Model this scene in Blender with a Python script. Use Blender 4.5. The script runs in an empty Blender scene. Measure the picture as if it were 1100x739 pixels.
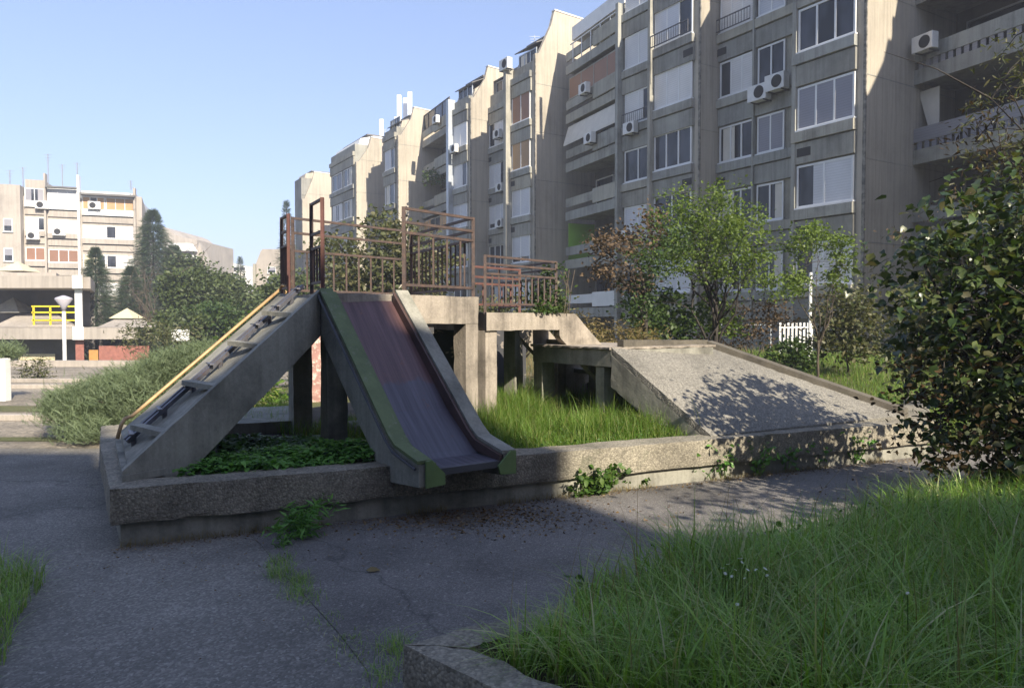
import bpy, math, random
import numpy as np
from mathutils import Vector
random.seed(7); RNG = np.random.default_rng(11)
sc = bpy.context.scene
COL = sc.collection
PI = math.pi
# ------------------------------------------------------------------ camera
EYE = 1.6; F = 800.0; PITCH = math.atan(24.5/800)
cd = bpy.data.cameras.new('camera'); cam = bpy.data.objects.new('camera', cd); COL.objects.link(cam)
cd.sensor_width = 36; cd.lens = 36*F/1100; cd.clip_start = .05; cd.clip_end = 3000
cam.location = (0,0,EYE); cam.rotation_euler = (PI/2-PITCH,0,0); sc.camera = cam
def W(px,py,Y):
    """point of the place seen at photo pixel (px,py), Y metres ahead"""
    a=(px-550)/F; b=-(py-369.5)/F
    dy=math.cos(PITCH)+b*math.sin(PITCH); dz=-math.sin(PITCH)+b*math.cos(PITCH)
    s=Y/dy
    return Vector((a*s,Y,EYE+dz*s))
def G(px,py,z=0.0):
    a=(px-550)/F; b=-(py-369.5)/F
    dy=math.cos(PITCH)+b*math.sin(PITCH); dz=-math.sin(PITCH)+b*math.cos(PITCH)
    s=(z-EYE)/dz
    return Vector((a*s,dy*s,z))
# ------------------------------------------------------------------ light
SUN_EL=math.radians(34); HEAD=math.radians(-31.0)      # heading of the light over the ground (from +Y)
hx,hy=math.sin(HEAD),math.cos(HEAD)
w=bpy.data.worlds.new('World'); sc.world=w; w.use_nodes=True
nt=w.node_tree; bg=nt.nodes['Background']
sky=nt.nodes.new('ShaderNodeTexSky'); sky.sky_type='NISHITA'; sky.sun_disc=False
sky.sun_elevation=SUN_EL; sky.sun_rotation=math.atan2(-hx,-hy); sky.air_density=1.0; sky.dust_density=.7; sky.ozone_density=3.0
sg=nt.nodes.new('ShaderNodeMix'); sg.data_type='RGBA'; sg.blend_type='MULTIPLY'; sg.inputs[0].default_value=1; sg.inputs[7].default_value=(.145,.13,.145,1)
gm=nt.nodes.new('ShaderNodeGamma'); gm.inputs[1].default_value=.62
nt.links.new(sky.outputs[0],sg.inputs[6]); nt.links.new(sg.outputs[2],gm.inputs[0]); st=nt.nodes.new('ShaderNodeMix'); st.data_type='RGBA'; st.blend_type='MULTIPLY'; st.inputs[0].default_value=1; st.inputs[7].default_value=(.875,.94,1.055,1)
nt.links.new(gm.outputs[0],st.inputs[6]); nt.links.new(st.outputs[2],bg.inputs[0]); bg.inputs[1].default_value=.52
ld=bpy.data.lights.new('sun','SUN'); ld.energy=4.1; ld.angle=math.radians(.53); ld.color=(1,.90,.74)
lo=bpy.data.objects.new('sun',ld); COL.objects.link(lo)
dirv=Vector((hx*math.cos(SUN_EL),hy*math.cos(SUN_EL),-math.sin(SUN_EL)))
lo.rotation_euler=dirv.to_track_quat('-Z','Y').to_euler(); lo.location=(5,-5,20)
sc.view_settings.view_transform='Standard'; sc.view_settings.look='None'; sc.view_settings.gamma=1
sc.view_settings.exposure=1.32
sc.render.engine='CYCLES'; sc.cycles.max_bounces=7; sc.cycles.transparent_max_bounces=8
sc.render.resolution_x=1024; sc.render.resolution_y=687
# ------------------------------------------------------------------ materials
def newmat(name):
    m=bpy.data.materials.new(name); m.use_nodes=True
    return m,m.node_tree,m.node_tree.nodes['Principled BSDF']
def N(nt,t,**k):
    n=nt.nodes.new(t)
    for a,b in k.items():
        if hasattr(n,a): setattr(n,a,b)
    return n
def coords(nt,scale=(1,1,1),rot=(0,0,0)):
    tc=N(nt,'ShaderNodeTexCoord'); mp=N(nt,'ShaderNodeMapping'); mp.inputs['Scale'].default_value=scale; mp.inputs['Rotation'].default_value=rot
    nt.links.new(tc.outputs['Object'],mp.inputs['Vector']); return mp.outputs[0]
def noise(nt,v,scale,detail=6,rough=.6):
    n=N(nt,'ShaderNodeTexNoise'); n.inputs['Scale'].default_value=scale; n.inputs['Detail'].default_value=detail; n.inputs['Roughness'].default_value=rough
    nt.links.new(v,n.inputs['Vector']); return n.outputs['Fac']
def ramp(nt,f,stops):
    r=N(nt,'ShaderNodeValToRGB'); e=r.color_ramp.elements
    while len(e)<len(stops): e.new(.5)
    for i,(p,c) in enumerate(stops):
        e[i].position=p; e[i].color=(c if len(c)==4 else (*c,1)) if not isinstance(c,(int,float)) else (c,c,c,1)
    nt.links.new(f,r.inputs[0]); return r.outputs[0]
def mix(nt,f,a,b,mode='MIX'):
    n=N(nt,'ShaderNodeMix'); n.data_type='RGBA'; n.blend_type=mode
    def put(s,v):
        if isinstance(v,(int,float)): s.default_value=v
        elif isinstance(v,tuple): s.default_value=(*v,1) if len(v)==3 else v
        else: nt.links.new(v,s)
    put(n.inputs[0],f); put(n.inputs[6],a); put(n.inputs[7],b); return n.outputs[2]
def bump(nt,bs,h,st=.4,dist=.01):
    b=N(nt,'ShaderNodeBump'); b.inputs['Strength'].default_value=st; b.inputs['Distance'].default_value=dist
    nt.links.new(h,b.inputs['Height']); nt.links.new(b.outputs[0],bs.inputs['Normal'])
def addh(nt,a,b,k):
    m=N(nt,'ShaderNodeMath',operation='MULTIPLY_ADD'); nt.links.new(b,m.inputs[0]); m.inputs[1].default_value=k; nt.links.new(a,m.inputs[2]); return m.outputs[0]
def concrete(name,c,dark=.55,light=1.25,aggr=0,stain=1.2,streak=.5,bst=.5,moss=0,groove=None,warm=(1,1,1),objvar=0):
    m,nt,bs=newmat(name); v=coords(nt)
    big=noise(nt,v,stain,8,.65); fine=noise(nt,v,38,6,.7)
    col=ramp(nt,big,[(.3,tuple(x*dark for x in c)),(.5,c),(.72,tuple(min(.9,x*light*y) for x,y in zip(c,warm)))])
    col=mix(nt,.35,col,ramp(nt,fine,[(.3,.35),(.7,1.0)]),'MULTIPLY')
    if streak:
        vs=coords(nt,(3.2,3.2,.16)); s=noise(nt,vs,1.6,6,.7)
        col=mix(nt,streak,col,ramp(nt,s,[(.38,.48),(.55,1.0)]),'MULTIPLY')
    oi=N(nt,'ShaderNodeObjectInfo')
    if objvar: col=mix(nt,1,col,ramp(nt,oi.outputs['Random'],[(0,(.78,.80,.84)),(.35,(1.0,.98,.93)),(.7,(.88,.92,.96)),(1,(1.14,1.10,1.0))]),'MULTIPLY')
    h=fine
    if aggr:
        vo=N(nt,'ShaderNodeTexVoronoi'); vo.inputs['Scale'].default_value=aggr; nt.links.new(v,vo.inputs['Vector'])
        col=mix(nt,.6,col,ramp(nt,vo.outputs['Color'],[(.2,(.3,.28,.25)),(.8,(.72,.69,.64))]),'OVERLAY')
        col=mix(nt,.5,col,ramp(nt,vo.outputs['Distance'],[(.1,1.0),(.75,.45)]),'MULTIPLY')
        h=addh(nt,fine,vo.outputs['Distance'],-.9)
    if moss:
        mm=noise(nt,v,2.3,8,.75)
        col=mix(nt,ramp(nt,mm,[(.55,0.0),(.68,moss)]),col,(.05,.07,.03))
    if groove:
        d,sp=groove
        tc=N(nt,'ShaderNodeTexCoord'); dp=N(nt,'ShaderNodeVectorMath',operation='DOT_PRODUCT'); nt.links.new(tc.outputs['Object'],dp.inputs[0]); dp.inputs[1].default_value=(d[0],d[1],0)
        mu=N(nt,'ShaderNodeMath',operation='MULTIPLY'); nt.links.new(dp.outputs['Value'],mu.inputs[0]); mu.inputs[1].default_value=1/sp
        fr=N(nt,'ShaderNodeMath',operation='FRACT'); nt.links.new(mu.outputs[0],fr.inputs[0])
        g=ramp(nt,fr.outputs[0],[(.0,.0),(.08,1.0)])
        col=mix(nt,.35,col,ramp(nt,fr.outputs[0],[(.0,.35),(.09,1.0)]),'MULTIPLY')
        h=addh(nt,h,g,1.5)
    nt.links.new(col,bs.inputs['Base Color']); bs.inputs['Roughness'].default_value=.92; bump(nt,bs,h,bst,.008)
    return m
def plain(name,c,rough=.6,metal=0,var=.25,scale=3,bst=.1,dirt=None,c2=None,th=(.5,.65)):
    m,nt,bs=newmat(name); v=coords(nt); f=noise(nt,v,scale,7,.65)
    col=ramp(nt,f,[(.3,tuple(x*(1-var) for x in c)),(.7,tuple(min(1,x*(1+var*.5)) for x in c))])
    if dirt: col=mix(nt,ramp(nt,noise(nt,v,scale*2.3,8,.75),[(th[0],0.0),(th[1],1.0)]),col,dirt)
    nt.links.new(col,bs.inputs['Base Color']); bs.inputs['Roughness'].default_value=rough; bs.inputs['Metallic'].default_value=metal
    if bst: bump(nt,bs,noise(nt,v,scale*12,5,.6),bst,.005)
    return m
def leafmat(name,cols,trans=.35,rough=.5,spec=.35):
    m=bpy.data.materials.new(name); m.use_nodes=True; nt=m.node_tree; bs=nt.nodes['Principled BSDF']; out=nt.nodes['Material Output']
    gi=N(nt,'ShaderNodeNewGeometry')
    st=[(i/(len(cols)-1) if len(cols)>1 else 0,c) for i,c in enumerate(cols)]
    c=ramp(nt,gi.outputs['Random Per Island'],st)
    v=coords(nt); c=mix(nt,.6,c,ramp(nt,noise(nt,v,1.7,3,.5),[(.3,.6),(.7,1.15)]),'MULTIPLY')
    nt.links.new(c,bs.inputs['Base Color']); bs.inputs['Roughness'].default_value=rough; bs.inputs['Specular IOR Level'].default_value=spec
    tr=N(nt,'ShaderNodeBsdfTranslucent'); nt.links.new(mix(nt,1,c,(1.25,1.25,.6),'MULTIPLY'),tr.inputs[0])
    ms=N(nt,'ShaderNodeMixShader'); ms.inputs[0].default_value=trans
    nt.links.new(bs.outputs[0],ms.inputs[1]); nt.links.new(tr.outputs[0],ms.inputs[2]); nt.links.new(ms.outputs[0],out.inputs[0])
    return m
DQ=(.8526,.5225)
MT={}
MT['kerb']=concrete('weathered_aggregate_concrete',(.34,.315,.255),dark=.5,light=1.2,aggr=62,stain=1.6,streak=.35,bst=.9,moss=.55)
MT['conc']=concrete('old_play_concrete',(.31,.30,.25),dark=.5,light=1.25,stain=1.9,streak=.5,bst=.6,moss=.3)
MT['pinkconc']=concrete('worn_pinkish_concrete',(.38,.33,.27),dark=.42,light=1.25,stain=2.2,streak=.65,bst=1.0,moss=.15)
MT['ramp']=concrete('exposed_aggregate_ramp',(.27,.262,.235),dark=.6,light=1.15,aggr=62,stain=.8,streak=0,bst=1.0)
MT['darkconc']=concrete('shade_darkened_concrete',(.13,.115,.09),dark=.5,light=1.3,stain=2.5,streak=.3,bst=.7,moss=.4)  # parapet concrete, its dark base colour stands in for shade
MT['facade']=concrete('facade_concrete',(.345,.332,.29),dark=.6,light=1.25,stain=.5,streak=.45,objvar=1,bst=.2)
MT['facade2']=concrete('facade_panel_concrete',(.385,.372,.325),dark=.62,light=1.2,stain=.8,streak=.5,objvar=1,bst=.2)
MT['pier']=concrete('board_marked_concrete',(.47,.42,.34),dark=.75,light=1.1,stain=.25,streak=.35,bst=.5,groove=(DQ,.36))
MT['pale']=concrete('pale_beige_concrete',(.43,.385,.335),dark=.72,light=1.12,stain=.3,streak=.35,bst=.2)  # pale beige is the concrete's own colour
MT['white']=plain('white_paint',(.72,.72,.70),.6,0,.12,1.2,.05,dirt=(.45,.43,.38),th=(.6,.85))
MT['shutter']=None
MT['darkmetal']=plain('dark_metal',(.07,.07,.075),.5,.3,.3,3)
MT['zinc']=plain('zinc_pipe',(.42,.45,.48),.45,.6,.2,2)
MT['rail']=plain('rusty_brown_painted_steel',(.085,.064,.06),.62,.2,.4,6,.5,dirt=(.12,.078,.06),th=(.45,.6))
MT['railred']=plain('rusty_red_painted_steel',(.15,.07,.062),.6,.2,.4,6,.5,dirt=(.14,.07,.05),th=(.45,.6))
MT['orange']=plain('orange_painted_pipe',(.50,.33,.16),.5,.1,.3,5,.3,dirt=(.3,.17,.08),th=(.55,.7))
MT['steel']=plain('worn_grey_steel',(.16,.16,.18),.5,.5,.4,5,.2,dirt=(.16,.09,.06),th=(.55,.7))
MT['plum']=plain('worn_plum_slide_sheet',(.085,.056,.066),.36,.15,.3,2.4,.05,dirt=(.10,.085,.105),th=(.35,.75))
MT['plumside']=plain('plum_side_sheet',(.10,.062,.052),.5,.2,.4,3,.1,dirt=(.2,.16,.13),th=(.6,.72))
MT['green']=plain('flaking_green_paint',(.115,.15,.06),.65,0,.35,4,.4,dirt=(.19,.19,.14),th=(.56,.7))
MT['greencap']=plain('green_paint',(.12,.185,.06),.6,0,.25,4,.2,dirt=(.17,.17,.12),th=(.62,.72))
MT['yellow']=plain('yellow_paint',(.80,.62,.03),.5,0,.1,4,0)
MT['brick']=plain('red_brick_wall',(.32,.13,.10),.9,0,.3,6,.3)
MT['brown']=plain('brown_blind',(.30,.17,.09),.7,0,.2,5,0)
MT['wood']=plain('wood_door',(.5,.26,.08),.6,0,.2,4,0)
MT['acwhite']=plain('ac_casing',(.66,.65,.62),.5,0,.1,4,0)
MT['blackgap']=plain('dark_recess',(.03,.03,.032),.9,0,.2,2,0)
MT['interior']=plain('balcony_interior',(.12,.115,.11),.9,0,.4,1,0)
MT['roof']=plain('grey_roofing',(.16,.155,.15),.9,0,.3,1,.2)
MT['lime']=plain('lime_green_wall',(.25,.50,.04),.8,0,.1,2,0)
MT['awning']=plain('cream_awning',(.62,.58,.50),.8,0,.12,2,.2)
MT['bark']=plain('bark',(.10,.08,.06),.95,0,.5,9,.8)
MT['barkdark']=plain('dark_bark',(.05,.042,.035),.95,0,.5,9,.8)
MT['soil']=plain('soil',(.09,.07,.045),.98,0,.5,5,1.0)
MT['panel']=plain('antenna_panel',(.75,.76,.78),.5,0,.05,1,0)
MT['lampglass']=plain('milky_lamp_shade',(.42,.40,.44),.4,0,.1,1,0)
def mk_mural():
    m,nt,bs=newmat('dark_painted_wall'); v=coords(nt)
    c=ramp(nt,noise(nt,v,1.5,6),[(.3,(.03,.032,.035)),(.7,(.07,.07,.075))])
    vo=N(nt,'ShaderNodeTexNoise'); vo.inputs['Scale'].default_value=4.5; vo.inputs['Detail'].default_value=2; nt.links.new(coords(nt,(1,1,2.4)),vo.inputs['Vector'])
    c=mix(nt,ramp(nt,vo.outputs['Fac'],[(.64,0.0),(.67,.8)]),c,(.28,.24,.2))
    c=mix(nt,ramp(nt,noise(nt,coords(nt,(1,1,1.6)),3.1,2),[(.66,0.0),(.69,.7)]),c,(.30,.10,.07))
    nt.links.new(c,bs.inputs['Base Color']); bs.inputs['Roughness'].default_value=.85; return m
MT['mural']=mk_mural()
def mk_shutter(name,c,sc_=11):
    m,nt,bs=newmat(name); v=coords(nt)
    tc=N(nt,'ShaderNodeTexCoord'); sp=N(nt,'ShaderNodeSeparateXYZ'); nt.links.new(tc.outputs['Object'],sp.inputs[0])
    mu=N(nt,'ShaderNodeMath',operation='MULTIPLY'); nt.links.new(sp.outputs[2],mu.inputs[0]); mu.inputs[1].default_value=sc_
    fr=N(nt,'ShaderNodeMath',operation='FRACT'); nt.links.new(mu.outputs[0],fr.inputs[0])
    col=ramp(nt,noise(nt,v,.8,5),[(.3,tuple(x*.85 for x in c)),(.7,c)])
    oi=N(nt,'ShaderNodeObjectInfo'); col=mix(nt,1,col,ramp(nt,oi.outputs['Random'],[(0,(.78,.80,.84)),(.4,(.95,.95,.95)),(.75,(1.0,.97,.90)),(1,(1.08,1.08,1.08))]),'MULTIPLY')
    col=mix(nt,.5,col,ramp(nt,fr.outputs[0],[(0,.45),(.25,1.0)]),'MULTIPLY')
    nt.links.new(col,bs.inputs['Base Color']); bs.inputs['Roughness'].default_value=.55; bump(nt,bs,fr.outputs[0],.3,.01); return m
MT['shutter']=mk_shutter('white_roller_shutter',(.70,.70,.71))
MT['gshutter']=mk_shutter('grey_roller_shutter',(.27,.27,.31))
MT['bshutter']=mk_shutter('brown_roller_shutter',(.30,.15,.09))
MT['tshutter']=mk_shutter('tan_roller_shutter',(.50,.30,.14))
MT['cream']=mk_shutter('cream_roller_shutter',(.66,.60,.42))
def mk_glass():
    m,nt,bs=newmat('window_glass'); v=coords(nt)
    c=ramp(nt,noise(nt,coords(nt,(1,1,.5)),.9,2),[(.4,(.012,.014,.018)),(.62,(.06,.065,.08))])
    nt.links.new(c,bs.inputs['Base Color']); bs.inputs['Roughness'].default_value=.1; bs.inputs['Specular IOR Level'].default_value=.38
    bump(nt,bs,noise(nt,v,.8,1),.06,.05); return m
MT['glass']=mk_glass()
def mk_asphalt(name,c,sp,agg,patch):
    m,nt,bs=newmat(name); v=coords(nt)
    big=noise(nt,v,.55,8,.62); fine=noise(nt,v,90,4,.7)
    col=ramp(nt,big,[(.32,tuple(x*.62 for x in c)),(.5,c),(.72,tuple(x*1.3 for x in c))])
    vo=N(nt,'ShaderNodeTexVoronoi'); vo.inputs['Scale'].default_value=agg; nt.links.new(v,vo.inputs['Vector'])
    col=mix(nt,.55,col,ramp(nt,vo.outputs['Color'],[(.2,.35),(.6,.75),(.9,1.5)]),'MULTIPLY')
    n2=noise(nt,v,34,2,.5)
    col=mix(nt,ramp(nt,n2,[(.65,0.0),(.69,sp)]),col,(.36,.34,.30))
    col=mix(nt,ramp(nt,noise(nt,v,1.4,8,.8),[(.56,0.0),(.70,patch)]),col,(.11,.10,.075))
    cv=N(nt,'ShaderNodeTexVoronoi'); cv.feature='DISTANCE_TO_EDGE'; cv.inputs['Scale'].default_value=.2
    wn=N(nt,'ShaderNodeTexNoise'); wn.inputs['Scale'].default_value=1.6; wn.inputs['Detail'].default_value=7; nt.links.new(v,wn.inputs['Vector'])
    wa=N(nt,'ShaderNodeVectorMath',operation='MULTIPLY_ADD'); nt.links.new(wn.outputs['Color'],wa.inputs[0]); wa.inputs[1].default_value=(1.1,1.1,0); nt.links.new(v,wa.inputs[2]); nt.links.new(wa.outputs[0],cv.inputs['Vector'])
    crk=ramp(nt,cv.outputs['Distance'],[(.0,.6),(.002,.75),(.005,1.0)])
    col=mix(nt,1,col,crk,'MULTIPLY')
    stn=ramp(nt,noise(nt,v,.9,3,.5),[(.36,.72),(.5,1.0),(.62,1.0),(.7,1.22)]); col=mix(nt,1,col,stn,'MULTIPLY')
    nt.links.new(col,bs.inputs['Base Color']); bs.inputs['Roughness'].default_value=.85
    bump(nt,bs,addh(nt,addh(nt,fine,vo.outputs['Distance'],-1.2),crk,1.5),.9,.006); return m
MT['asph1']=mk_asphalt('coarse_grey_asphalt',(.22,.205,.178),.75,75,.4)
MT['asph2']=mk_asphalt('smooth_dark_asphalt',(.205,.19,.172),.6,120,.3)
MT['paving']=mk_asphalt('sandy_paving',(.30,.26,.20),.3,20,.4)
def mk_ground():
    m,nt,bs=newmat('dry_lawn_ground'); v=coords(nt)
    c=ramp(nt,noise(nt,v,.35,8,.7),[(.35,(.06,.08,.02)),(.5,(.11,.12,.04)),(.66,(.19,.16,.09))])
    c=mix(nt,.6,c,ramp(nt,noise(nt,v,14,6,.7),[(.3,.4),(.7,1.2)]),'MULTIPLY')
    nt.links.new(c,bs.inputs['Base Color']); bs.inputs['Roughness'].default_value=.95; bump(nt,bs,noise(nt,v,20,6,.7),.8,.05); return m
MT['ground']=mk_ground()
# leaves
MT['lilac']=leafmat('dark_broad_leaves',[(.024,.046,.012),(.042,.075,.02),(.065,.105,.028),(.11,.14,.045),(.085,.075,.035)],.3,.35,.6)
MT['dead']=leafmat('dead_brown_leaves',[(.08,.058,.04),(.125,.088,.058),(.17,.125,.08)],.2,.8,.1)
MT['withered']=leafmat('withered_dark_leaves',[(.04,.03,.015),(.07,.05,.025),(.10,.06,.03)],.2,.8,.1)
MT['lightgreen']=leafmat('light_feathery_leaves',[(.085,.14,.022),(.13,.195,.035),(.18,.24,.05)],.45)
MT['midgreen']=leafmat('mid_green_leaves',[(.035,.07,.015),(.06,.105,.025),(.085,.13,.035)],.35)
MT['olive']=leafmat('olive_shrub_leaves',[(.06,.08,.025),(.11,.12,.05),(.15,.14,.07)],.3)
MT['fargreen']=leafmat('far_tree_leaves',[(.05,.075,.025),(.08,.11,.035),(.11,.14,.05)],.3)
MT['juniper']=leafmat('grey_green_juniper',[(.10,.14,.075),(.15,.20,.105),(.22,.27,.15)],.25,.6)
MT['spruce']=leafmat('dark_conifer_needles',[(.035,.06,.03),(.055,.085,.045),(.075,.11,.055)],.15,.6)
MT['grass']=leafmat('long_green_grass',[(.13,.25,.03),(.20,.37,.045),(.27,.45,.07),(.34,.46,.12),(.16,.30,.05),(.52,.48,.26)],.32,.36,.5)
MT['sungrass']=leafmat('sunny_grass',[(.10,.20,.03),(.15,.27,.045),(.20,.31,.06),(.34,.33,.14)],.5,.5)
MT['drygrass']=leafmat('dry_grass',[(.22,.17,.08),(.30,.23,.12),(.17,.16,.06)],.35,.8,.1)
MT['ivy']=leafmat('ground_cover_leaves',[(.08,.20,.035),(.13,.30,.05),(.19,.38,.08)],.3,.45)
MT['weed']=leafmat('weed_leaves',[(.05,.11,.02),(.08,.16,.03),(.12,.19,.04)],.4,.5)
MT['litter']=leafmat('fallen_leaf_litter',[(.10,.06,.03),(.18,.12,.06),(.28,.22,.14)],.1,.9,.1)
MT['petal']=leafmat('white_petals',[(.8,.8,.76),(.7,.7,.66)],.2,.6)
# ------------------------------------------------------------------ mesh tools
def V3(p,z=None):
    return Vector((p[0],p[1],p[2] if z is None else z))
class MB:
    def __init__(s): s.v=[]; s.f=[]; s.m=[]
    def add(s,vs,fs):
        o=len(s.v); s.v+= [tuple(p) for p in vs]; s.f+=[tuple(i+o for i in f) for f in fs]; return s
    def obox(s,o,a,b,c):
        o=Vector(o);a=Vector(a);b=Vector(b);c=Vector(c)
        if a.cross(b).dot(c)<0: a,b=b,a
        P=[o,o+a,o+a+b,o+b,o+c,o+a+c,o+a+b+c,o+b+c]
        return s.add(P,[(0,3,2,1),(4,5,6,7),(0,1,5,4),(1,2,6,5),(2,3,7,6),(3,0,4,7)])
    def box(s,x0,x1,y0,y1,z0,z1): return s.obox((x0,y0,z0),(x1-x0,0,0),(0,y1-y0,0),(0,0,z1-z0))
    def prism(s,poly,vec):
        """poly: list of 3D points, extruded by vec"""
        poly=[Vector(p) for p in poly]; vec=Vector(vec); n=len(poly)
        nrm=Vector((0,0,0))
        for i in range(n): nrm+=poly[i].cross(poly[(i+1)%n])
        if nrm.dot(vec)<0: poly=poly[::-1]
        return s.add(poly+[p+vec for p in poly],[tuple(range(n))[::-1],tuple(range(n,2*n))]+[(i,(i+1)%n,n+(i+1)%n,n+i) for i in range(n)])
    def wall(s,a,b,t,z0,z1):
        """vertical wall from a to b (xy), thickness t to the left of a->b"""
        a=Vector((a[0],a[1],z0)); b=Vector((b[0],b[1],z0)); d=(b-a).normalized(); n=Vector((-d.y,d.x,0))
        return s.obox(a,b-a,n*t,(0,0,z1-z0))
    def tube(s,pts,r,n=8,cap=True):
        pts=[Vector(p) for p in pts]; rs=r if isinstance(r,(list,tuple)) else [r]*len(pts); vs=[]; fs=[]
        up=Vector((0,0,1))
        for i,p in enumerate(pts):
            d=(pts[min(i+1,len(pts)-1)]-pts[max(i-1,0)])
            if d.length<1e-9: d=Vector((0,0,1))
            d.normalize(); u=d.cross(up)
            if u.length<.05: u=d.cross(Vector((1,0,0)))
            u.normalize(); w_=u.cross(d)
            for k in range(n): a=2*PI*k/n; vs.append(p+(u*math.cos(a)+w_*math.sin(a))*rs[i])
        for i in range(len(pts)-1):
            for k in range(n): fs.append((i*n+k,i*n+(k+1)%n,(i+1)*n+(k+1)%n,(i+1)*n+k))
        if cap: fs.append(tuple(range(n))[::-1]); fs.append(tuple(range((len(pts)-1)*n,len(pts)*n)))
        return s.add(vs,fs)
    def bar(s,a,b,w_,h=None):
        """square bar a->b"""
        a=Vector(a);b=Vector(b);h=h or w_; d=(b-a).normalized(); u=d.cross(Vector((0,0,1)))
        if u.length<.05: u=Vector((1,0,0)) if abs(d.z)>.9 else d.cross(Vector((1,0,0)))
        u.normalize(); v=u.cross(d).normalized()
        return s.obox(a-u*w_/2-v*h/2,b-a,u*w_,v*h)
    def lathe(s,c,prof,n=16):
        vs=[];fs=[]
        for r,z in prof:
            for k in range(n): a=2*PI*k/n; vs.append((c[0]+r*math.cos(a),c[1]+r*math.sin(a),c[2]+z))
        for i in range(len(prof)-1):
            for k in range(n): fs.append((i*n+k,i*n+(k+1)%n,(i+1)*n+(k+1)%n,(i+1)*n+k))
        fs.append(tuple(range(n))[::-1]); fs.append(tuple(range((len(prof)-1)*n,len(prof)*n)))
        return s.add(vs,fs)
    def build(s,name,mat,parent=None,bevel=0,rough=None,smooth=False,origin=None):
        org=root_loc(parent) if parent is not None else (Vector(origin) if origin is not None else Vector((0,0,0)))
        me=bpy.data.meshes.new(name); me.from_pydata([Vector(p)-org for p in s.v],[],s.f); me.update()
        o=bpy.data.objects.new(name,me); COL.objects.link(o); me.materials.append(mat)
        if parent is not None: o.parent=parent
        else: o.location=org
        if rough: roughen(me,*rough)
        if bevel:
            b=o.modifiers.new('bevel','BEVEL'); b.width=bevel; b.segments=2; b.limit_method='ANGLE'
        if smooth:
            for p in me.polygons: p.use_smooth=True
        return o
def root_loc(o):
    p=Vector((0,0,0))
    while o is not None: p=p+Vector(o.location); o=o.parent
    return p
from mathutils import noise as mn
import bmesh
def roughen(me,cell,amp,freq=3.0):
    bm=bmesh.new(); bm.from_mesh(me)
    bmesh.ops.triangulate(bm,faces=[f for f in bm.faces if len(f.verts)>4])
    for it in range(6):
        es=[e for e in bm.edges if e.calc_length()>cell]
        if not es or len(bm.verts)>60000: break
        bmesh.ops.subdivide_edges(bm,edges=es,cuts=1,use_grid_fill=True)
    bm.normal_update()
    for v in bm.verts:
        sharp=any(len(e.link_faces)==2 and e.calc_face_angle(0)>.5 for e in v.link_edges)
        n=mn.fractal(v.co*freq,.9,2.1,4)
        k=amp*(.5 if not sharp else 1.0)
        n2=mn.noise(v.co*freq*2.7)
        d=-abs(n2)*amp*1.6 if sharp else 0
        v.co+=v.normal*(n*k+d)
    bm.to_mesh(me); bm.free(); me.update()
def tag(o,label=None,cat=None,group=None,kind=None):
    if label: o['label']=label
    if cat: o['category']=cat
    if group: o['group']=group
    if kind: o['kind']=kind
    return o
def thing(name,loc,label,cat,group=None):
    o=bpy.data.objects.new(name,None); COL.objects.link(o); o.location=loc; o.empty_display_size=.3
    return tag(o,label,cat,group)
def struct(name,mb,mat,**k):
    o=mb.build(name,mat,**k); o['kind']='structure'; return o
# numpy mesh
def npmesh(name,verts,faces,mat,parent=None,smooth=False,origin=None):
    """faces: int array (n,k)"""
    org=np.array(root_loc(parent)) if parent is not None else (np.array(origin) if origin is not None else np.zeros(3))
    verts=verts-org
    me=bpy.data.meshes.new(name); k=faces.shape[1]; n=len(faces)
    me.vertices.add(len(verts)); me.vertices.foreach_set('co',verts.astype(np.float32).ravel())
    me.loops.add(n*k); me.loops.foreach_set('vertex_index',faces.astype(np.int32).ravel())
    me.polygons.add(n); me.polygons.foreach_set('loop_start',np.arange(0,n*k,k,dtype=np.int32)); me.polygons.foreach_set('loop_total',np.full(n,k,dtype=np.int32))
    if smooth: me.polygons.foreach_set('use_smooth',np.ones(n,dtype=bool))
    me.update(calc_edges=True); me.materials.append(mat)
    o=bpy.data.objects.new(name,me); COL.objects.link(o)
    if parent is not None: o.parent=parent
    else: o.location=tuple(org)
    return o
# leaf templates (x = along leaf, y = width, z = up)
T_LEAF=(np.array([[0,0,0],[.35,.30,.07],[.35,-.30,.07],[.72,.22,.03],[.72,-.22,.03],[1,0,-.10],[.35,0,0],[.72,0,-.03]]),
        np.array([[0,6,1,1],[0,2,6,6],[6,7,3,1],[2,4,7,6],[7,5,3,3],[4,5,7,7]]))
T_HEART=(np.array([[0,0,0],[.02,.30,.06],[.02,-.30,.06],[.40,.40,.08],[.40,-.40,.08],[.75,.20,.0],[.75,-.20,.0],[1.05,0,-.15],[.40,0,0],[.75,0,-.05]]),
        np.array([[0,8,3,1],[0,2,4,8],[8,9,5,3],[4,6,9,8],[9,7,5,5],[6,7,9,9]]))
T_DIA=(np.array([[0,0,0],[.5,.32,.06],[1,0,-.06],[.5,-.32,.06]]),np.array([[0,1,2,3]]))
T_NARROW=(np.array([[0,0,0],[.4,.11,.03],[1,0,-.12],[.4,-.11,.03]]),np.array([[0,1,2,3]]))
T_COMP=None
def mkcomp():
    vs=[];fs=[]
    for i in range(5):
        for sg in (1,-1):
            x=.12+i*.19; o=len(vs)
            vs+=[[x,0,0],[x+.09,.14*sg,.02],[x+.12,.30*sg,-.02],[x-.02,.16*sg,.02]]
            fs.append([o,o+1,o+2,o+3] if sg<0 else [o+3,o+2,o+1,o])
    return (np.array(vs),np.array(fs))
T_COMP=mkcomp()
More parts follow.
